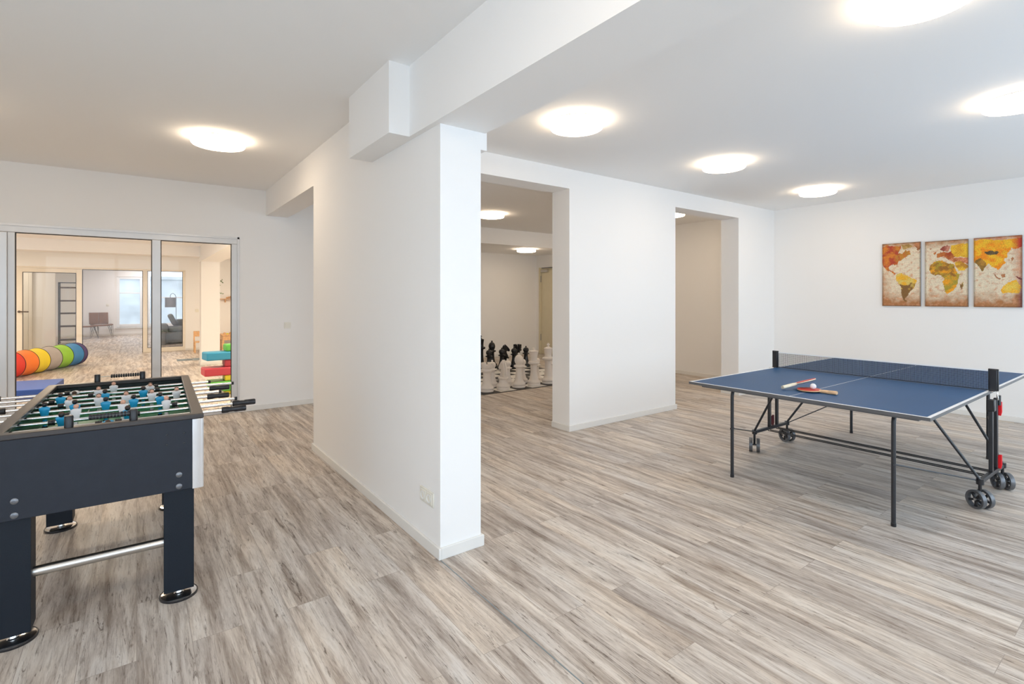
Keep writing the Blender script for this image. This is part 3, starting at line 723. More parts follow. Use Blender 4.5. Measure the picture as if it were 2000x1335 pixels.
    # score counters
    for yy, xa, xb, q0, q1 in ((0.018, -0.480, -0.262, -0.41, -0.268), (D-0.018, -0.493, -0.258, -0.42, -0.27)):
        bm = B(); tube(bm, [(xa, yy, 0.892), (xb, yy, 0.892)], 0.0025, 8); cn = obj('score_counter', bm, M['chrome'], t)
        for x in (xa, xb):
            bm = B(); lathe(bm, [(0, 0.860), (0.0155, 0.860), (0.0155, 0.905), (0.013, 0.909), (0, 0.909)], (x, yy, 0), 20); obj('counter_post', bm, M['plastic_black'], cn)
        for k in range(13):
            x = q0 + (q1-q0)*k/12
            bm = B(); mt = Matrix.Translation((x, yy, 0.892)) @ Matrix.Rotation(PI/2, 4, 'Y')
            lathe(bm, [(0.003, -0.0052), (0.010, -0.0052), (0.012, -0.002), (0.012, 0.002), (0.010, 0.0052), (0.003, 0.0052)], mtx=mt, seg=14); obj('counter_ring', bm, M['plastic_black'], cn)
    # rods and players
    def player(parent, x, y, z, shirt, hair, tilt):
        bm = B()
        # hips / sleeve, torso, arms, head, legs (one moulded figure)
        mt = Matrix.Translation((x, y, z)) @ Matrix.Rotation(tilt, 4, 'X')
        def sec(zv, a, b_): return [(math.copysign(abs(math.cos(th))**0.7, math.cos(th))*a, math.copysign(abs(math.sin(th))**0.7, math.sin(th))*b_, zv) for th in [2*PI*k/12 for k in range(12)]]
        secs = [(-0.026, 0.0145, 0.010, 0), (-0.014, 0.0155, 0.0125, 0), (0.0, 0.0185, 0.0125, 0), (0.014, 0.0215, 0.0125, 0), (0.022, 0.0225, 0.010, 0), (0.027, 0.014, 0.008, 0), (0.029, 0.007, 0.006, 0)]
        rings = []
        for zv, a, b_, mi in secs: rings.append([bm.verts.new(mt @ Vector(p)) for p in sec(zv, a, b_)])
        for A, C in zip(rings, rings[1:]):
            for k in range(12): bm.faces.new((A[k], A[(k+1) % 12], C[(k+1) % 12], C[k])).material_index = 0
        bm.faces.new(rings[0][::-1]); bm.faces.new(rings[-1])
        dk = 3 if shirt == 'shirt_blue' else 1
        sphere(bm, (0, 0, 0), 0.0112, dk, 14, 10); n_ = 14*9+2
        bm.verts.ensure_lookup_table()
        for v in bm.verts[-n_:]: v.co = mt @ (v.co + Vector((0, -0.001, 0.039)))
        # hair cap
        k0 = len(bm.verts)
        lathe(bm, [(0.0118, 0.0), (0.0112, 0.005), (0.008, 0.009), (0.0, 0.0115)], (0, 0.002, 0.040), 14, 2)
        # legs and boot
        lathe(bm, [(0, -0.075), (0.009, -0.075), (0.009, -0.03), (0.012, -0.026), (0, -0.026)], (0, 0, 0), 10, 0)
        box(bm, -0.011, 0.011, -0.009, 0.009, -0.092, -0.07, 3)
        bm.verts.ensure_lookup_table()
        for v in bm.verts[k0:]: v.co = mt @ v.co
        o = obj('player_figure', bm, [M[shirt], M['skin'], M[hair], M['plastic_black']], parent)
        return o
    T = Matrix.Rotation(math.radians(1.6), 4, 'Z') @ Matrix.Translation((-0.25, -2.79, 0))
    def loc_(X, Y): v = T @ Vector((X, Y, 0)); return v.x, v.y
    Ys = [2.965 + 0.1505*k for k in range(8)][::-1]     # far to near
    ends = [0.373, 0.497, 0.456, 0.398, 0.424, 0.450, 0.522, 0.457]
    handle_right = [0, 0, 1, 0, 1, 0, 1, 1]
    team = ['w', 'w', 'b', 'w', 'b', 'w', 'b', 'b']
    pl = [[-0.335, -0.151, 0.03], [-0.213, 0.038], [-0.366, -0.173, 0.005], [-0.311, -0.19, -0.07, 0.048, 0.167],
          [-0.391, -0.275, -0.15, -0.031, 0.087], [-0.256, -0.071, 0.114], [-0.29, -0.045], [-0.11]]
    tl_ = [[1.5, 0.1, 1.5], [0.2, 0.35], [0.25]*3, [0.15]*5, [0.1]*5, [-0.3]*3, [0.45, 0.45], [1.4]]
    zr = 0.826
    for k in range(8):
        x1, y = loc_(ends[k], Ys[k] + 0.0)
        y = Ys[k]-2.79+0.02
        xe = ends[k]-0.25; x0 = [-.77, -.76, -.64, -.67, -.60, -.64, -.60, -.58][k]-0.25
        bm = B()
        hr = handle_right[k]
        a = x0+0.11 if not hr else x0+0.012; b_ = xe-0.11 if hr else xe-0.012
        tube(bm, [(a, y, zr), (b_, y, zr)], 0.0078, 14)
        rod = obj('rod', bm, M['chrome'], t)
        for s, isH in ((1, hr), (-1, not hr)):
            xx = xe if s > 0 else x0
            bm = B(); mt = Matrix.Translation((xx, y, zr)) @ Matrix.Rotation(-s*PI/2, 4, 'Y')
            if isH:
                lathe(bm, [(0, 0), (0.0135, 0.0), (0.0155, 0.004), (0.0155, 0.05), (0.013, 0.058), (0.0135, 0.075), (0.0165, 0.085), (0.0165, 0.108), (0.013, 0.112), (0, 0.112)][0:], mtx=mt, seg=10); obj('handle', bm, M['plastic_black'], rod)
            else:
                lathe(bm, [(0, 0), (0.010, 0.0), (0.0105, 0.014), (0, 0.014)], mtx=mt, seg=12); obj('end_cap', bm, M['plastic_black'], rod)
        for xb in (-W-0.006, -0.010):       # bearings through the side walls
            bm = B(); mt = Matrix.Translation((xb, y, zr)) @ Matrix.Rotation(PI/2, 4, 'Y')
            lathe(bm, [(0.0078, 0.0), (0.0115, 0.0), (0.0115, 0.016), (0.0078, 0.016)], mtx=mt, seg=12); obj('bearing', bm, M['plastic_black'], rod)
        xs = sorted(v-0.25 for v in pl[k])
        for xp, tt in zip(xs, tl_[k]):
            shirt = 'shirt_white' if team[k] == 'w' else 'shirt_blue'
            hair = ('hair_blond' if k == 5 else 'hair_brown') if team[k] == 'w' else 'hair_brown'
            player(rod, xp, y, zr, shirt, hair, tt)
        for xb in (xs[0]-0.030, xs[-1]+0.030):   # rubber bumpers next to outer figures
            s = -1 if xb < xs[0] else 1
            if xb-0.02 < -W+0.05 or xb+0.02 > -0.05: continue
            bm = B(); mt = Matrix.Translation((xb, y, zr)) @ Matrix.Rotation(s*PI/2, 4, 'Y')
            lathe(bm, [(0.008, -0.006), (0.014, -0.006), (0.014, 0.0), (0.0125, 0.002), (0.014, 0.005), (0.0125, 0.010), (0.0135, 0.018), (0.008, 0.019)], mtx=mt, seg=14); obj('bumper', bm, M['plastic_black'], rod)
    return t
foosball()

# ------------------------------------------------------------------ table tennis table
CX, CY, TZ = 4.895, 1.64, 0.738
def pingpong():
    t = thing('table_tennis_table', 'blue table tennis table with net on a black wheeled frame', 'table tennis table', (CX, CY, 0))
    HW = 0.7625; L = 1.37; th = 0.019; lw = 0.02
    for s in (-1, 1):
        x0, x1 = (-L, -0.004) if s < 0 else (0.004, L)
        bm = B(); box(bm, x0, x1, -HW, HW, TZ-th, TZ, 1)
        for f in bm.faces:
            if f.normal.z > 0.5 or all(abs(v.co.z-TZ) < 1e-6 for v in f.verts): f.material_index = 1
        # playing surface strips: blue fields and white lines, side by side at the top
        z1 = TZ+0.0006
        xe0, xe1 = (x0+lw, x1) if s < 0 else (x0, x1-lw)
        def quad(a, b_, c, d, mi): 
            v = [bm.verts.new(p) for p in ((a, c, z1), (b_, c, z1), (b_, d, z1), (a, d, z1))]; bm.faces.new(v).material_index = mi
        if s < 0: quad(x0, x0+lw, -HW, HW, 2)
        else: quad(x1-lw, x1, -HW, HW, 2)
        quad(xe0, xe1, -HW, -HW+lw, 2); quad(xe0, xe1, HW-lw, HW, 2); quad(xe0, xe1, -0.002, 0.002, 2)
        quad(xe0, xe1, -HW+lw, -0.002, 0); quad(xe0, xe1, 0.002, HW-lw, 0)
        obj('table_half', bm, [M['pp_blue'], M['pp_edge'], M['pp_line']], t, smooth=False)
        # steel apron set in under the edge
        bm = B(); a, b_ = x0+0.07, x1-0.07; z0 = TZ-th-0.022
        for q in ((a, b_, -HW+0.07, -HW+0.092), (a, b_, HW-0.092, HW-0.07), (a, a+0.022, -HW+0.092, HW-0.092), (b_-0.022, b_, -HW+0.092, HW-0.092)): box(bm, *q, z0, TZ-th)
        obj('apron', bm, M['pp_edge'], t, smooth=False)
    # curved legs
    legs = [(3.739, 1.111), (3.748, 2.167), (5.96, 2.136), (5.953, 1.083)]
    for X, Y in legs:
        x, y = X-CX, Y-CY; s = 1 if x < 0 else -1
        pts = [(x, y, 0.003), (x, y, 0.62)]
        for k in range(1, 7):
            a = PI/2*k/6; pts.append((x+s*-0.0+ s*0.05*(1-math.cos(a)), y, 0.62+0.075*math.sin(a)))
        pts.append((x+s*0.30, y, 0.695))
        bm = B(); tube(bm, pts, 0.0125, 14)
        lg = obj('leg', bm, M['black'], t)
        bm = B(); lathe(bm, [(0, 0), (0.0145, 0), (0.0145, 0.02), (0.0125, 0.022), (0, 0.022)], (x, y, 0), 14); obj('leg_cap', bm, M['plastic_black'], lg)
    ends = {(-1, 1): (4.533, 2.405), (1, 1): (5.118, 2.390), (-1, -1): (4.52, 0.862), (1, -1): (5.10, 0.850)}
    ax = {(-1, 1): -62, (1, 1): -20, (-1, -1): -30, (1, -1): -50}
    zb = 0.178
    for sy in (1, -1):
        a = ends[(-1, sy)]; b_ = ends[(1, sy)]
        p0 = Vector((a[0]-CX, a[1]-CY, zb)); p1 = Vector((b_[0]-CX, b_[1]-CY, zb))
        bm = B(); bar(bm, p0, p1, 0.026, 0.026); br_ = obj('base_bar', bm, M['black'], t, bevel=0.003)
        for xx in (-0.105, 0.035):
            bm = B(); yy = (p0.y+p1.y)/2
            box(bm, xx-0.016, xx+0.016, yy-0.011, yy+0.011, zb+0.012, TZ-0.05); obj('upright', bm, M['black'], t, bevel=0.003)
        bm = B(); yy = (p0.y+p1.y)/2
        box(bm, -0.13, -0.075, yy-0.022, yy+0.022, TZ-0.125, TZ-0.045); obj('hinge_bracket', bm, M['plastic_black'], t, bevel=0.005)
        for sx in (-1, 1):
            e = Vector((ends[(sx, sy)][0]-CX, ends[(sx, sy)][1]-CY, 0))
            bm = B(); tube(bm, [(e.x, e.y, zb+0.01), (e.x+sx*0.13, e.y-sy*0.30, TZ-0.04)], 0.0095, 10); obj('brace', bm, M['black'], t)
            # link rod to the leg
            lx = [l for l in legs if (l[0]-CX)*sx > 0 and (l[1]-CY)*sy > 0][0]
            bm = B(); tube(bm, [(e.x, e.y-sy*0.01, zb+0.005), (lx[0]-CX, lx[1]-CY, 0.380)], 0.005, 8)
            tube(bm, [(lx[0]-CX-0.02, lx[1]-CY, 0.380), (lx[0]-CX+0.02, lx[1]-CY, 0.380)], 0.007, 8); obj('link_rod', bm, M['black'], t)
            # twin caster
            th_ = math.radians(ax[(sx, sy)]); d = Vector((math.cos(th_), math.sin(th_), 0))
            bm = B(); tube(bm, [(e.x, e.y, 0.07), (e.x, e.y, zb)], 0.010, 10)
            lathe(bm, [(0, 0.160), (0.021, 0.160), (0.021, 0.196), (0, 0.196)], (e.x, e.y, 0), 14)
            tube(bm, [e+Vector((0, 0, 0.062))-d*0.034, e+Vector((0, 0, 0.062))+d*0.034], 0.007, 8)
            cs = obj('caster', bm, M['plastic_black'], t)
            for s in (-1, 1):
                c = e+Vector((0, 0, 0.062))+d*(s*0.030)
                mt = Matrix.Translation(c) @ Matrix.Rotation(th_, 4, 'Z') @ Matrix.Rotation(PI/2, 4, 'Y')
                bm = B()
                lathe(bm, [(0.047, -0.012), (0.061, -0.014), (0.062, -0.010), (0.062, 0.010), (0.061, 0.014), (0.047, 0.014), (0.047, -0.014)], mtx=mt, seg=32, mi=0)
                lathe(bm, [(0, -0.012), (0.008, -0.012), (0.009, 0), (0.008, 0.012), (0, 0.012)], mtx=mt, seg=14, mi=2)
                for k in range(5):
                    a_ = 2*PI*k/5; box(bm, 0.010, 0.050, -0.007, 0.007, -0.005, 0.005, 1, mt @ Matrix.Rotation(a_, 4, 'Z'))
                obj('wheel', bm, [M['tyre'], M['plastic_black'], M['steel']], cs)
    # cross rods between the two sides
    for xx in (-0.135, -0.095, 0.015, 0.055):
        bm = B(); tube(bm, [(xx, 2.395-CY, 0.158), (xx, 0.857-CY, 0.158)], 0.0045, 8); obj('cross_rod', bm, M['black'], t)
    # locking levers
    def lever(x, y, z, m_):
        bm = B(); prism(bm, [(-0.012, 0.052), (0.004, 0.050), (0.016, 0.034), (0.024, 0.005), (0.024, -0.025), (0.014, -0.046), (-0.006, -0.05), (-0.012, -0.02)], -0.006, 0.006, 'X')
        obj('locking_lever', bm, m_, t, bevel=0.003, loc=(x, y, z))
    lever(0.062, 0.857-CY-0.018, 0.61, M['red']); lever(0.05, 0.857-CY-0.02, 0.235, M['red'])
    lever(-0.035, 2.40-CY+0.0, 0.24, M['dark_red'])
    # net: posts, clamps, tape, mesh
    for sy, y in ((1, 2.392-CY), (-1, 0.862-CY)):
        bm = B(); box(bm, -0.006, 0.006, y-0.028, y+0.028, TZ+0.004, TZ+0.160); box(bm, -0.013, 0.013, y-0.020, y+0.020, TZ+0.002, TZ+0.155)
        pst = obj('net_post', bm, M['plastic_black'], t, bevel=0.003)
        bm = B(); box(bm, -0.07, 0.05, y-0.015, y+0.030 if sy > 0 else y+0.02, TZ+0.0008, TZ+0.006)
        tube(bm, [(-0.06, y+sy*0.03, TZ+0.004), (-0.06, y+sy*0.035, TZ-0.05)], 0.004, 8); obj('net_clamp', bm, M['chrome'], t, bevel=0.002)
        bm = B(); tube(bm, [(0.045, y-0.02, TZ-0.03), (0.045, y-0.02, TZ-0.10)], 0.012, 12); obj('spring_cover', bm, M['plastic_black'], t)
    y0, y1 = 0.862-CY+0.018, 2.392-CY-0.018
    bm = B(); n = 168; r = 0.0009
    for k in range(n+1):
        y = y0+(y1-y0)*k/n; box(bm, -r, r, y-r, y+r, TZ+0.008, TZ+0.142)
    for k in range(16):
        z = TZ+0.010+0.0085*k; box(bm, -r, r, y0, y1, z-r, z+r)
    obj('net', bm, M['net'], t, smooth=False)
    bm = B(); box(bm, -0.0015, 0.0015, y0, y1, TZ+0.140, TZ+0.1485); obj('net_tape', bm, M['pp_line'], t, smooth=False)
    bm = B(); tube(bm, [(0, y0, TZ+0.008), (0, y1, TZ+0.008)], 0.003, 8); obj('net_cord', bm, M['net'], t)
pingpong()

def bat(label, m_top, m_bot, m_handle, mtx):
    # local: handle end at origin, blade along +X, lying in XY
    t = thing('table_tennis_bat', label, 'table tennis bat', (0, 0, 0))
    t.matrix_world = mtx
    prof = [(0.095 + 0.0, 0.014), (0.105, 0.030), (0.118, 0.055), (0.14, 0.070), (0.165, 0.0755), (0.195, 0.073), (0.222, 0.060), (0.242, 0.038), (0.252, 0.014)]
    P_ = prof + [(x, -y) for x, y in reversed(prof)]
    bm = B(); prism(bm, P_, 0.009, 0.015, 'Z'); obj('blade', bm, m_handle, t, bevel=0.001)
    P2 = [(0.106+(x-0.095)*0.925, y*0.985) for x, y in prof]; P2 = P2 + [(x, -y) for x, y in reversed(P2)]
    bm = B(); prism(bm, P2, 0.0151, 0.0185, 'Z'); obj('rubber_sheet', bm, m_top, t, bevel=0.0008)
    bm = B(); prism(bm, P2, 0.0055, 0.0089, 'Z'); obj('rubber_sheet', bm, m_bot, t, bevel=0.0008)
    bm = B(); rings = []
    for x, hw, hh in ((0, 0.0165, 0.0105), (0.004, 0.0175, 0.0118), (0.05, 0.0140, 0.0118), (0.09, 0.0135, 0.0110), (0.11, 0.016, 0.0075), (0.118, 0.012, 0.0045)):
        rings.append([bm.verts.new((x, math.copysign(abs(math.cos(a))**0.6, math.cos(a))*hw, 0.012+math.copysign(abs(math.sin(a))**0.6, math.sin(a))*hh)) for a in [2*PI*k/16 for k in range(16)]])
    for A, C in zip(rings, rings[1:]):
        for k in range(16): bm.faces.new((A[k], A[(k+1) % 16], C[(k+1) % 16], C[k]))
    bm.faces.new(rings[0][::-1]); bm.faces.new(rings[-1]); obj('handle', bm, m_handle, t)
    return t
# red bat lying flat, handle towards the camera side
mt = Matrix.Translation((3.838, 1.462, TZ+0.0030)) @ Matrix.Rotation(math.radians(90), 4, 'Z') @ Matrix.Rotation(0.020, 4, 'Y')
bat('red table tennis bat lying flat under the ball, wooden handle forward', M['rubber_red'], M['rubber_black'], M['bat_wood'], mt)
# second bat propped on the first
a0 = Vector((3.742, 1.775, TZ+0.008)); a1 = Vector((3.955, 1.655, TZ+0.062)); dx = (a1-a0).normalized()
vd = ((a0+a1)/2-Vector((0, 0, 1.405))).normalized(); vd = (vd+Vector((0, 0, 0.045))).normalized()
dy = (vd-dx*vd.dot(dx)).normalized(); dz = dx.cross(dy)
mt = Matrix((dx, dy, dz)).transposed().to_4x4(); mt.translation = a0
bat('table tennis bat with pale handle propped against the red bat', M['rubber_red'], M['rubber_black'], M['bat_wood_pale'], mt)
bm = B(); sphere(bm, (0, 0, 0), 0.020, 0, 24, 16)
b_ = obj('table_tennis_ball', bm, M['ball']); b_.location = (3.842, 1.615, TZ+0.0395); tag(b_, 'white table tennis ball resting on the red bat', 'ball')

# ------------------------------------------------------------------ chess
SQ = 0.30; BX0 = 4.045; BY0 = 6.15
bm = B()
def sqf(i, j, mi, x0, x1, y0, y1, z=0.004):
    v = [bm.verts.new(p) for p in ((x0, y0, z), (x1, y0, z), (x1, y1, z), (x0, y1, z))]; bm.faces.new(v).material_index = mi
bd = 0.045
box(bm, BX0-bd, BX0+8*SQ+bd, BY0-bd, BY0+8*SQ+bd, 0.0005, 0.0035, 0)
for i in range(8):
    for j in range(8): sqf(i, j, (i+j) % 2, BX0+i*SQ, BX0+(i+1)*SQ, BY0+j*SQ, BY0+(j+1)*SQ)
tag(obj('chess_mat', bm, [M['mat_black'], M['mat_white']], smooth=False), 'black and white checkered floor chess mat under the giant pieces', 'chess mat')
BASE = [(0, 0), (0.098, 0), (0.104, 0.006), (0.104, 0.030), (0.100, 0.036), (0.104, 0.040), (0.106, 0.056), (0.100, 0.072), (0.082, 0.086), (0.074, 0.100)]
def piece_mesh(kind):
    """returns list of (part name, bmesh)"""
    bm = B(); parts = []
    if kind == 'pawn':
        s = 0.86
        prof = [(r*s, z*0.9) for r, z in BASE] + [(0.052, 0.13), (0.043, 0.18), (0.038, 0.235), (0.042, 0.25), (0.070, 0.262), (0.072, 0.272), (0.045, 0.285), (0.040, 0.295)]
        lathe(bm, prof + [(0, 0.296)])
        h = B(); lathe(h, [(0, 0.29), (0.040, 0.292), (0.055, 0.315), (0.060, 0.338), (0.055, 0.362), (0.038, 0.382), (0.014, 0.390), (0.011, 0.396), (0.017, 0.404), (0.014, 0.416), (0, 0.420)])
        parts = [('head', h)]
    elif kind == 'rook':
        prof = BASE + [(0.064, 0.12), (0.058, 0.18), (0.056, 0.26), (0.060, 0.285), (0.084, 0.298), (0.088, 0.312), (0.088, 0.325), (0.076, 0.335), (0.076, 0.34), (0.084, 0.35), (0.086, 0.395), (0, 0.395)]
        lathe(bm, prof)
        h = B()
        for k in range(6):
            a0 = 2*PI*(k+0.15)/6; a1 = 2*PI*(k+0.85)/6; n = 5
            pts = [(0.086*math.cos(a0+(a1-a0)*i/n), 0.086*math.sin(a0+(a1-a0)*i/n)) for i in range(n+1)] + [(0.062*math.cos(a1-(a1-a0)*i/n), 0.062*math.sin(a1-(a1-a0)*i/n)) for i in range(n+1)]
            prism(h, pts, 0.394, 0.428, 'Z')
        parts = [('battlement', h)]
    elif kind == 'bishop':
        prof = BASE + [(0.060, 0.13), (0.050, 0.20), (0.045, 0.29), (0.048, 0.305), (0.078, 0.318), (0.082, 0.330), (0.074, 0.345), (0.050, 0.352), (0.046, 0.365)]
        lathe(bm, prof + [(0, 0.366)])
        h = B(); lathe(h, [(0, 0.36), (0.046, 0.362), (0.062, 0.385), (0.069, 0.418), (0.065, 0.452), (0.050, 0.484), (0.028, 0.504), (0.012, 0.510), (0.020, 0.520), (0.018, 0.534), (0, 0.540)])
        parts = [('mitre', h)]
    elif kind == 'queen':
        prof = BASE + [(0.064, 0.13), (0.054, 0.21), (0.052, 0.31), (0.056, 0.33), (0.088, 0.345), (0.094, 0.362), (0.086, 0.380), (0.060, 0.388), (0.052, 0.40), (0.050, 0.42), (0.062, 0.49), (0.072, 0.535), (0.074, 0.548), (0.060, 0.552), (0, 0.556)]
        lathe(bm, prof)
        h = B(); lathe(h, [(0, 0.55), (0.028, 0.553), (0.020, 0.562), (0.013, 0.568), (0.020, 0.578), (0.018, 0.592), (0, 0.598)])
        parts = [('finial', h)]
    elif kind == 'king':
        prof = BASE + [(0.066, 0.13), (0.056, 0.22), (0.054, 0.35), (0.058, 0.375), (0.090, 0.390), (0.096, 0.410), (0.088, 0.428), (0.062, 0.436), (0.058, 0.45), (0.060, 0.50), (0.068, 0.560), (0.072, 0.572), (0.060, 0.580), (0.030, 0.592), (0, 0.592)]
        lathe(bm, prof)
        h = B(); lathe(h, [(0, 0.588), (0.028, 0.59), (0.020, 0.600), (0.022, 0.61), (0, 0.612)])
        prism(h, [(-0.010, 0.608), (0.010, 0.608), (0.012, 0.624), (0.030, 0.622), (0.030, 0.642), (0.012, 0.640), (0.013, 0.658), (-0.013, 0.658), (-0.012, 0.640), (-0.030, 0.642), (-0.030, 0.622), (-0.012, 0.624)], -0.010, 0.010, 'Y')
        parts = [('cross', h)]
    else:  # knight, head facing +X
        prof = BASE + [(0.066, 0.12), (0.062, 0.15), (0.078, 0.165), (0.080, 0.18), (0.066, 0.19), (0, 0.192)]
        lathe(bm, prof)
        h = B()
        out = [(-0.062, 0.188), (-0.070, 0.25), (-0.066, 0.32), (-0.045, 0.385), (-0.020, 0.425), (-0.008, 0.455), (0.004, 0.432), (0.022, 0.425), (0.050, 0.395), (0.085, 0.352), (0.094, 0.322), (0.082, 0.300), (0.060, 0.302), (0.040, 0.312), (0.022, 0.305), (0.030, 0.270), (0.052, 0.225), (0.060, 0.188)]
        prism(h, out, -0.030, 0.030, 'Y')
        # mane ridge
        prism(h, [(-0.080, 0.22), (-0.082, 0.32), (-0.058, 0.40), (-0.030, 0.44), (-0.024, 0.42), (-0.050, 0.37), (-0.064, 0.30), (-0.062, 0.22)], -0.012, 0.012, 'Y')
        parts = [('horse_head', h)]
    return bm, parts
protos = {}
def chess(kind, col, X, Y, label, rot=0, group=None):
    key = (kind, col)
    if key not in protos:
        bm, parts = piece_mesh(kind); m_ = M['chess_'+col]
        t = thing('chess_'+kind, label, 'chess piece', (X, Y, 0.004), rot, group)
        obj('body', bm, m_, t)
        for n_, h in parts: obj(n_, h, m_, t, bevel=0.012 if kind == 'knight' else (0.002 if kind in ('rook', 'king') else 0), bseg=3)
        protos[key] = t
    else:
        t = copy_tree(protos[key]); t.location = (X, Y, 0.004); t.rotation_euler = (0, 0, rot); t['label'] = label
        if group: t['group'] = group
    return t
def cx(c): return BX0+SQ*(c+0.5)
YW, YWP, YBP, YB = BY0+SQ*0.5, BY0+SQ*1.5, BY0+SQ*6.5, BY0+SQ*7.5
chess('rook', 'white', cx(0), YW, 'giant white rook at the near left corner of the chess mat')
chess('knight', 'white', cx(1), YW, 'giant white knight between the white rook and white bishop', PI/2)
chess('bishop', 'white', cx(2), YW, 'giant white bishop with rounded top in the front row')
chess('queen', 'white', cx(3), YW, 'giant white queen with flared crown left of the white king')
chess('king', 'white', cx(4), YW, 'giant white king with cross, tallest piece beside the opening edge')
G1 = 'white pawns in the second row'
for i, lb in enumerate(('white pawn behind the rook, half hidden by the wall', 'white pawn seen between the white rook and knight', 'white pawn with ball top seen between knight and bishop',
                        'white pawn mostly hidden behind the white bishop', 'white pawn half hidden behind the white queen', 'white pawn hidden behind the white king at the opening edge')):
    if i: chess('pawn', 'white', cx(i), YWP, lb, 0, G1)
G2 = 'black pawns across the mat'
for i, lb in ((4, 'leftmost black pawn, in front of the tall black bishop'), (5, 'black pawn in front of the black knight'),
              (6, 'black pawn in front of the black rook'), (7, 'rightmost black pawn standing alone at the far edge')):
    chess('pawn', 'black', cx(i)+0.05, YBP, lb, 0, G2)
chess('king', 'black', cx(4)+0.05, YB, 'tall black chess king half hidden by the left edge of the opening')
chess('bishop', 'black', cx(5)+0.02, YB, 'tall black bishop with round top and knob in the back row')
chess('knight', 'black', cx(6)+0.05, YB, 'black knight with snout turned to the right', -0.5)
chess('rook', 'black', cx(7)+0.06, YB, 'black rook with battlement top behind the black pawns')

# ------------------------------------------------------------------ play room
def tunnel():
    t = thing('play_tunnel', 'rainbow striped pop-up play tunnel lying on the play room floor', 'play tunnel', (0, 0, 0))
    a = Vector((-1.80, 12.25, 0)); b_ = Vector((-1.02, 13.95, 0)); r = 0.228
    segs = [('t_red', 0.0), ('t_orange', 0.17), ('t_yellow', 0.31), ('t_grey', 0.46), ('t_green', 0.60), ('t_blue', 0.76), ('t_purple', 0.93)]
    # ring positions from their floor contact points
    pos = [Vector(p+(0,)) for p in ((-1.98, 11.90), (-1.76, 12.25), (-1.62, 12.56), (-1.50, 12.86), (-1.36, 13.18), (-1.22, 13.50), (-1.08, 13.82), (-1.03, 13.95))]
    d = (pos[-1]-pos[0]).normalized(); s = Vector((d.y, -d.x, 0)); up = Vector((0, 0, 1))
    for k in range(7):
        bm = B(); p0, p1 = pos[k], pos[k+1]; rings = []
        for i in range(9):
            f = i/8; rad = r - 0.016*math.sin(PI*f); c = p0.lerp(p1, f)+up*(r+0.004)
            rings.append([bm.verts.new(c + s*(math.cos(2*PI*j/40)*rad) + up*(math.sin(2*PI*j/40)*(rad))) for j in range(40)])
        for A, C in zip(rings, rings[1:]):
            for j in range(40): bm.faces.new((A[j], A[(j+1) % 40], C[(j+1) % 40], C[j]))
        o = obj('fabric_segment', bm, M[segs[k][0]], t)
        o['label'] = segs[k][0][2:] + ' nylon segment'
    for p in pos:
        bm = B(); c = p+up*(r+0.004)
        tube(bm, [c + s*(math.cos(2*PI*j/40)*r) + up*(math.sin(2*PI*j/40)*r) for j in range(41)], 0.006, 6, caps=False); obj('hoop', bm, M['plastic_black'], t)
tunnel()
bm = B(); prism(bm, [(-2.4, 9.75), (-0.97, 9.58), (-0.92, 10.62), (-2.4, 10.85)], 0.0, 0.13, 'Z', 0)
for f in bm.faces:
    if all(v.co.z > 0.1 for v in f.verts): f.material_index = 1
tag(obj('gym_mat', bm, [M['mat_navy'], M['mat_periwinkle']], bevel=0.01), 'thick blue floor mat in front of the rainbow tunnel', 'mat')
# soft building blocks stacked behind the right glass pane
FB = 'soft foam building blocks stacked as a tower'
def foam(label, m_, x0, x1, y0, y1, z0, z1, rz=0):
    bm = B(); cx_, cy_ = (x0+x1)/2, (y0+y1)/2
    box(bm, x0-cx_, x1-cx_, y0-cy_, y1-cy_, 0, z1-z0)
    o = obj('foam_block', bm, m_, bevel=0.018, bseg=3); o.location = (cx_, cy_, z0); o.rotation_euler = (0, 0, math.radians(rz))
    tag(o, label, 'foam block', FB)
foam('yellow foam block at the bottom of the foam tower', M['foam_yellow'], 1.03, 1.55, 8.36, 8.60, 0.0, 0.055)
foam('green foam block lying low in the foam tower', M['foam_green'], 0.98, 1.55, 8.34, 8.60, 0.055, 0.13, 2)
foam('long green foam slab low in the foam tower', M['foam_green'], 0.81, 1.50, 8.30, 8.64, 0.13, 0.20, -3)
foam('small yellow foam block under the red slab', M['foam_yellow'], 1.02, 1.40, 8.34, 8.60, 0.20, 0.285)
foam('long red foam slab sticking out of the tower to the left', M['foam_red'], 0.755, 1.45, 8.32, 8.62, 0.285, 0.40, 4)
foam('small red foam block between the red and blue slabs', M['foam_red'], 1.02, 1.42, 8.36, 8.62, 0.40, 0.505)
foam('long blue foam slab sticking out near the tower top', M['foam_blue'], 0.77, 1.45, 8.34, 8.62, 0.505, 0.62, 8)
foam('green foam block on top of the foam tower', M['foam_green'], 1.035, 1.42, 8.38, 8.62, 0.62, 0.72, 3)
bm = B(); box(bm, 0.72, 1.02, 13.35, 13.75, 0.001, 0.004); box(bm, 1.03, 1.25, 13.3, 13.8, 0.001, 0.004)
tag(obj('play_sheet', bm, M['paper'], smooth=False), 'flat grey play sheet on the floor left of the column', 'play sheet')
# child chair
t = thing('child_chair', 'small pale wooden child chair left of the column by the far wall', 'chair', (1.33, 15.2, 0), 0)
bm = B(); box(bm, -0.16, 0.13, -0.16, 0.14, 0.26, 0.285); obj('seat', bm, M['pale_wood'], t, bevel=0.004)
for x, y, h in ((-0.145, -0.145, 0.26), (0.115, -0.145, 0.26), (-0.145, 0.125, 0.54), (0.115, 0.125, 0.54)):
    bm = B(); box(bm, x-0.015, x+0.015, y-0.015, y+0.015, 0, h); obj('leg', bm, M['pale_wood'], t, bevel=0.003)
bm = B(); box(bm, -0.13, 0.10, 0.115, 0.135, 0.40, 0.54); obj('backrest', bm, M['pale_wood'], t, bevel=0.004)
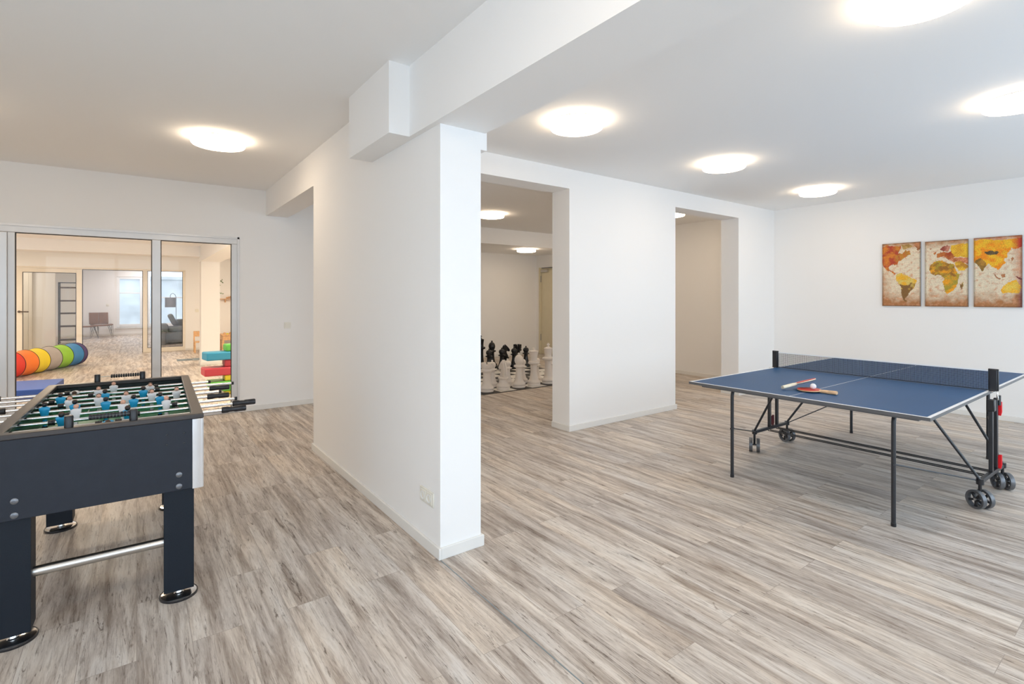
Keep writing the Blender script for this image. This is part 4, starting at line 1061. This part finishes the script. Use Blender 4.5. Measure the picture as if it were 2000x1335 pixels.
# child table with toys
t = thing('child_table', 'pale wooden play table behind the column and foam tower', 'table', (2.15, 15.45, 0), 0)
bm = B(); box(bm, -0.36, 0.45, -0.3, 0.3, 0.40, 0.43); obj('tabletop', bm, M['pale_wood'], t, bevel=0.004)
bm = B(); box(bm, -0.34, 0.43, -0.28, 0.28, 0.28, 0.40); obj('drawer_box', bm, M['pale_wood'], t, bevel=0.004)
for x in (-0.33, 0.41):
    for y in (-0.26, 0.26):
        bm = B(); box(bm, x-0.025, x+0.025, y-0.025, y+0.025, 0, 0.28); obj('leg', bm, M['pale_wood'], t, bevel=0.003)
for k, (x, y, h, m_) in enumerate(((1.86, 15.25, 0.05, 'pale_wood'), (1.93, 15.28, 0.03, 'foam_yellow'), (2.0, 15.24, 0.06, 'pale_wood'), (2.07, 15.3, 0.04, 't_orange'), (2.12, 15.25, 0.07, 'pale_wood'))):
    bm = B(); box(bm, x-0.025, x+0.025, y-0.025, y+0.025, 0.43, 0.43+h)
    tag(obj('toy_block', bm, M[m_], bevel=0.004), ('leftmost low wooden toy block on the play table beside the column', 'small yellow toy block on the play table', 'wooden toy block between the yellow and orange ones',
        'small orange toy block on the play table', 'tallest wooden toy block, furthest right on the play table')[k], 'toy', 'toy blocks on the play table')
t = thing('wall_shelf', 'short wooden wall shelf above the play table', 'shelf', (2.1, Y2, 1.35), 0)
bm = B(); box(bm, -0.27, 0.25, -0.16, -0.001, 0, 0.02); obj('shelf_board', bm, M['pale_wood'], t, bevel=0.003)
bm = B(); box(bm, -0.15, -0.13, -0.12, -0.001, -0.08, 0); box(bm, 0.13, 0.15, -0.12, -0.001, -0.08, 0); obj('bracket', bm, M['pale_wood'], t)
bm = B()
for k in range(5):
    sphere(bm, (2.0+0.045*k, Y2-0.08, 1.395+0.012*(k % 3)), 0.024, 0, 10, 6)
tag(obj('toy_string', bm, M['pale_wood']), 'wooden bead toy on the wall shelf', 'toy')
bm = B(); rnd = random.Random(3)
for k in range(16):
    x = 1.80+rnd.random()*0.13; z = 1.74+rnd.random()*0.16 if k < 12 else 1.50+rnd.random()*0.06
    a = rnd.random()*PI; l = 0.026
    pts = [(x+math.cos(a)*l, z+math.sin(a)*l), (x-math.sin(a)*l*0.45, z+math.cos(a)*l*0.45), (x-math.cos(a)*l, z-math.sin(a)*l), (x+math.sin(a)*l*0.45, z-math.cos(a)*l*0.45)]
    prism(bm, pts, Y2-0.002, Y2-0.0005, 'Y')
tag(obj('wall_sticker', bm, M['sticker_leaf'], smooth=False), 'green leaf wall sticker above the wall shelf', 'wall sticker')

# ------------------------------------------------------------------ far lounge
def rack():
    t = thing('shelf_rack', 'tall narrow dark metal shelf rack seen through the glass door', 'shelf rack', (-1.67, 20.45, 0))
    hw, hd, h = 0.21, 0.16, 1.86
    bm = B()
    for x in (-hw, hw):
        for y in (-hd, hd): box(bm, x-0.012, x+0.012, y-0.012, y+0.012, 0, h)
    for y in (-hd, hd): box(bm, -hw, hw, y-0.01, y+0.01, h-0.02, h)
    for x in (-hw, hw): box(bm, x-0.01, x+0.01, -hd, hd, h-0.02, h)
    obj('frame', bm, M['black'], t)
    for z in (0.10, 0.51, 0.90, 1.28, 1.68):
        bm = B(); box(bm, -hw, hw, -hd, hd, z, z+0.045); obj('shelf', bm, M['rack_wood'], t)
rack()
def lounge(name, label, cat, loc, rz, back=True):
    t = thing(name, label, cat, loc, rz)
    sh = 0.41
    bm = B(); n = 10
    pts = [(-0.30+0.60*i/n, sh+0.02+0.03*(2*i/n-1)**2) for i in range(n+1)]; P_ = pts+[(x, z-0.035) for x, z in reversed(pts)]
    prism(bm, P_, -0.28, 0.28, 'Y'); obj('seat', bm, M['leather'], t, bevel=0.008)
    if back:
        bm = B(); mt = Matrix.Translation((-0.05, 0.30, sh+0.04)) @ Matrix.Rotation(math.radians(-14), 4, 'X')
        for x0, x1 in ((-0.27, -0.003), (0.003, 0.27)): box(bm, x0, x1, -0.03, 0.03, 0.0, 0.42, 0, mt)
        obj('backrest', bm, M['leather'], t, bevel=0.012, bseg=3)
    for x in (-0.24, 0.24):
        for y in (-0.2, 0.2):
            bm = B(); tube(bm, [(x-0.05, y, sh), (x*1.25, y*1.2, 0.005), (x+0.05, y, sh)], 0.008, 8); obj('hairpin_leg', bm, M['black'], t)
    return t
lounge('lounge_chair', 'brown leather lounge chair with thin metal legs by the far window', 'chair', (-1.0, 23.15, 0), math.radians(8))
lounge('footstool', 'brown leather footstool in front of the brown lounge chair', 'footstool', (-1.36, 22.45, 0), math.radians(5), False)
# sofa
t = thing('sofa', 'grey fabric sofa behind the right pane of the second partition', 'sofa', (1.45, 18.9, 0), 0)
bm = B(); box(bm, -0.85, 0.9, -0.40, 0.42, 0.02, 0.36); obj('seat_base', bm, M['sofa'], t, bevel=0.04, bseg=3)
bm = B(); box(bm, -0.88, -0.68, -0.42, 0.42, 0.0, 0.60); obj('armrest', bm, M['sofa'], t, bevel=0.05, bseg=3)
bm = B(); box(bm, 0.68, 0.9, -0.42, 0.42, 0.0, 0.60); obj('armrest', bm, M['sofa'], t, bevel=0.05, bseg=3)
bm = B(); box(bm, -0.68, 0.68, -0.38, 0.22, 0.36, 0.52); obj('seat_cushion', bm, M['sofa'], t, bevel=0.05, bseg=3)
bm = B(); box(bm, -0.45, 0.85, 0.2, 0.42, 0.3, 0.72); obj('backrest', bm, M['sofa'], t, bevel=0.05, bseg=3)
bm = B(); mt = Matrix.Translation((-0.30, 0.05, 0.52)) @ Matrix.Rotation(math.radians(-25), 4, 'Y'); box(bm, -0.07, 0.07, -0.2, 0.2, 0.0, 0.38, 0, mt)
tag(obj('cushion', bm, M['sofa'], bevel=0.06, bseg=3, loc=(1.27, 18.80, 0.025)), 'light grey cushion leaning on the grey sofa', 'cushion')
# floor lamp
t = thing('floor_lamp', 'arc floor lamp with grey drum shade glowing underneath', 'floor lamp', (1.12, 21.5, 0), 0)
bm = B(); lathe(bm, [(0, 0), (0.14, 0), (0.14, 0.02), (0, 0.025)], seg=24); obj('base', bm, M['black'], t)
bm = B(); tube(bm, [(0, 0, 0.02), (0, 0, 1.40), (-0.03, 0, 1.50), (-0.09, 0, 1.55), (-0.15, 0, 1.52), (-0.17, 0, 1.46), (-0.17, 0, 1.30)], 0.008, 8); obj('pole', bm, M['black'], t)
bm = B(); lathe(bm, [(0.155, 1.06), (0.158, 1.06), (0.158, 1.40), (0.155, 1.40), (0.155, 1.06)], (-0.17, 0, 0), 28); sh = obj('lamp_shade', bm, M['shade'], t)
bm = B(); sphere(bm, (-0.17, 0, 1.14), 0.05, 0, 14, 10); obj('bulb', bm, M['bulb'], sh)
# plant
t = thing('potted_plant', 'low dark green leafy plant in front of the grey sofa', 'plant', (0.60, 18.2, 0), 0)
bm = B(); lathe(bm, [(0, 0), (0.09, 0), (0.11, 0.40), (0.10, 0.40), (0.09, 0.36), (0, 0.36)], seg=20); obj('pot', bm, M['pot'], t)
bm = B(); rnd = random.Random(8)
for k in range(26):
    a = rnd.random()*2*PI; e = 0.1+rnd.random()*0.5; l = 0.14+rnd.random()*0.14
    d = Vector((math.cos(a)*math.cos(e), math.sin(a)*math.cos(e), math.sin(e)*0.6)); s = Vector((-math.sin(a), math.cos(a), 0))
    p = Vector((0, 0, 0.37)); prev = None
    for i in range(6):
        f = i/5; wd = 0.022*math.sin(PI*min(1, f*0.92+0.06)); c = p + d*l*f + Vector((0, 0, 0.10*f-0.12*f*f))
        q = (bm.verts.new(c-s*wd), bm.verts.new(c+s*wd))
        if prev: bm.faces.new((prev[0], prev[1], q[1], q[0]))
        prev = q
obj('foliage', bm, M['leaf'], t)
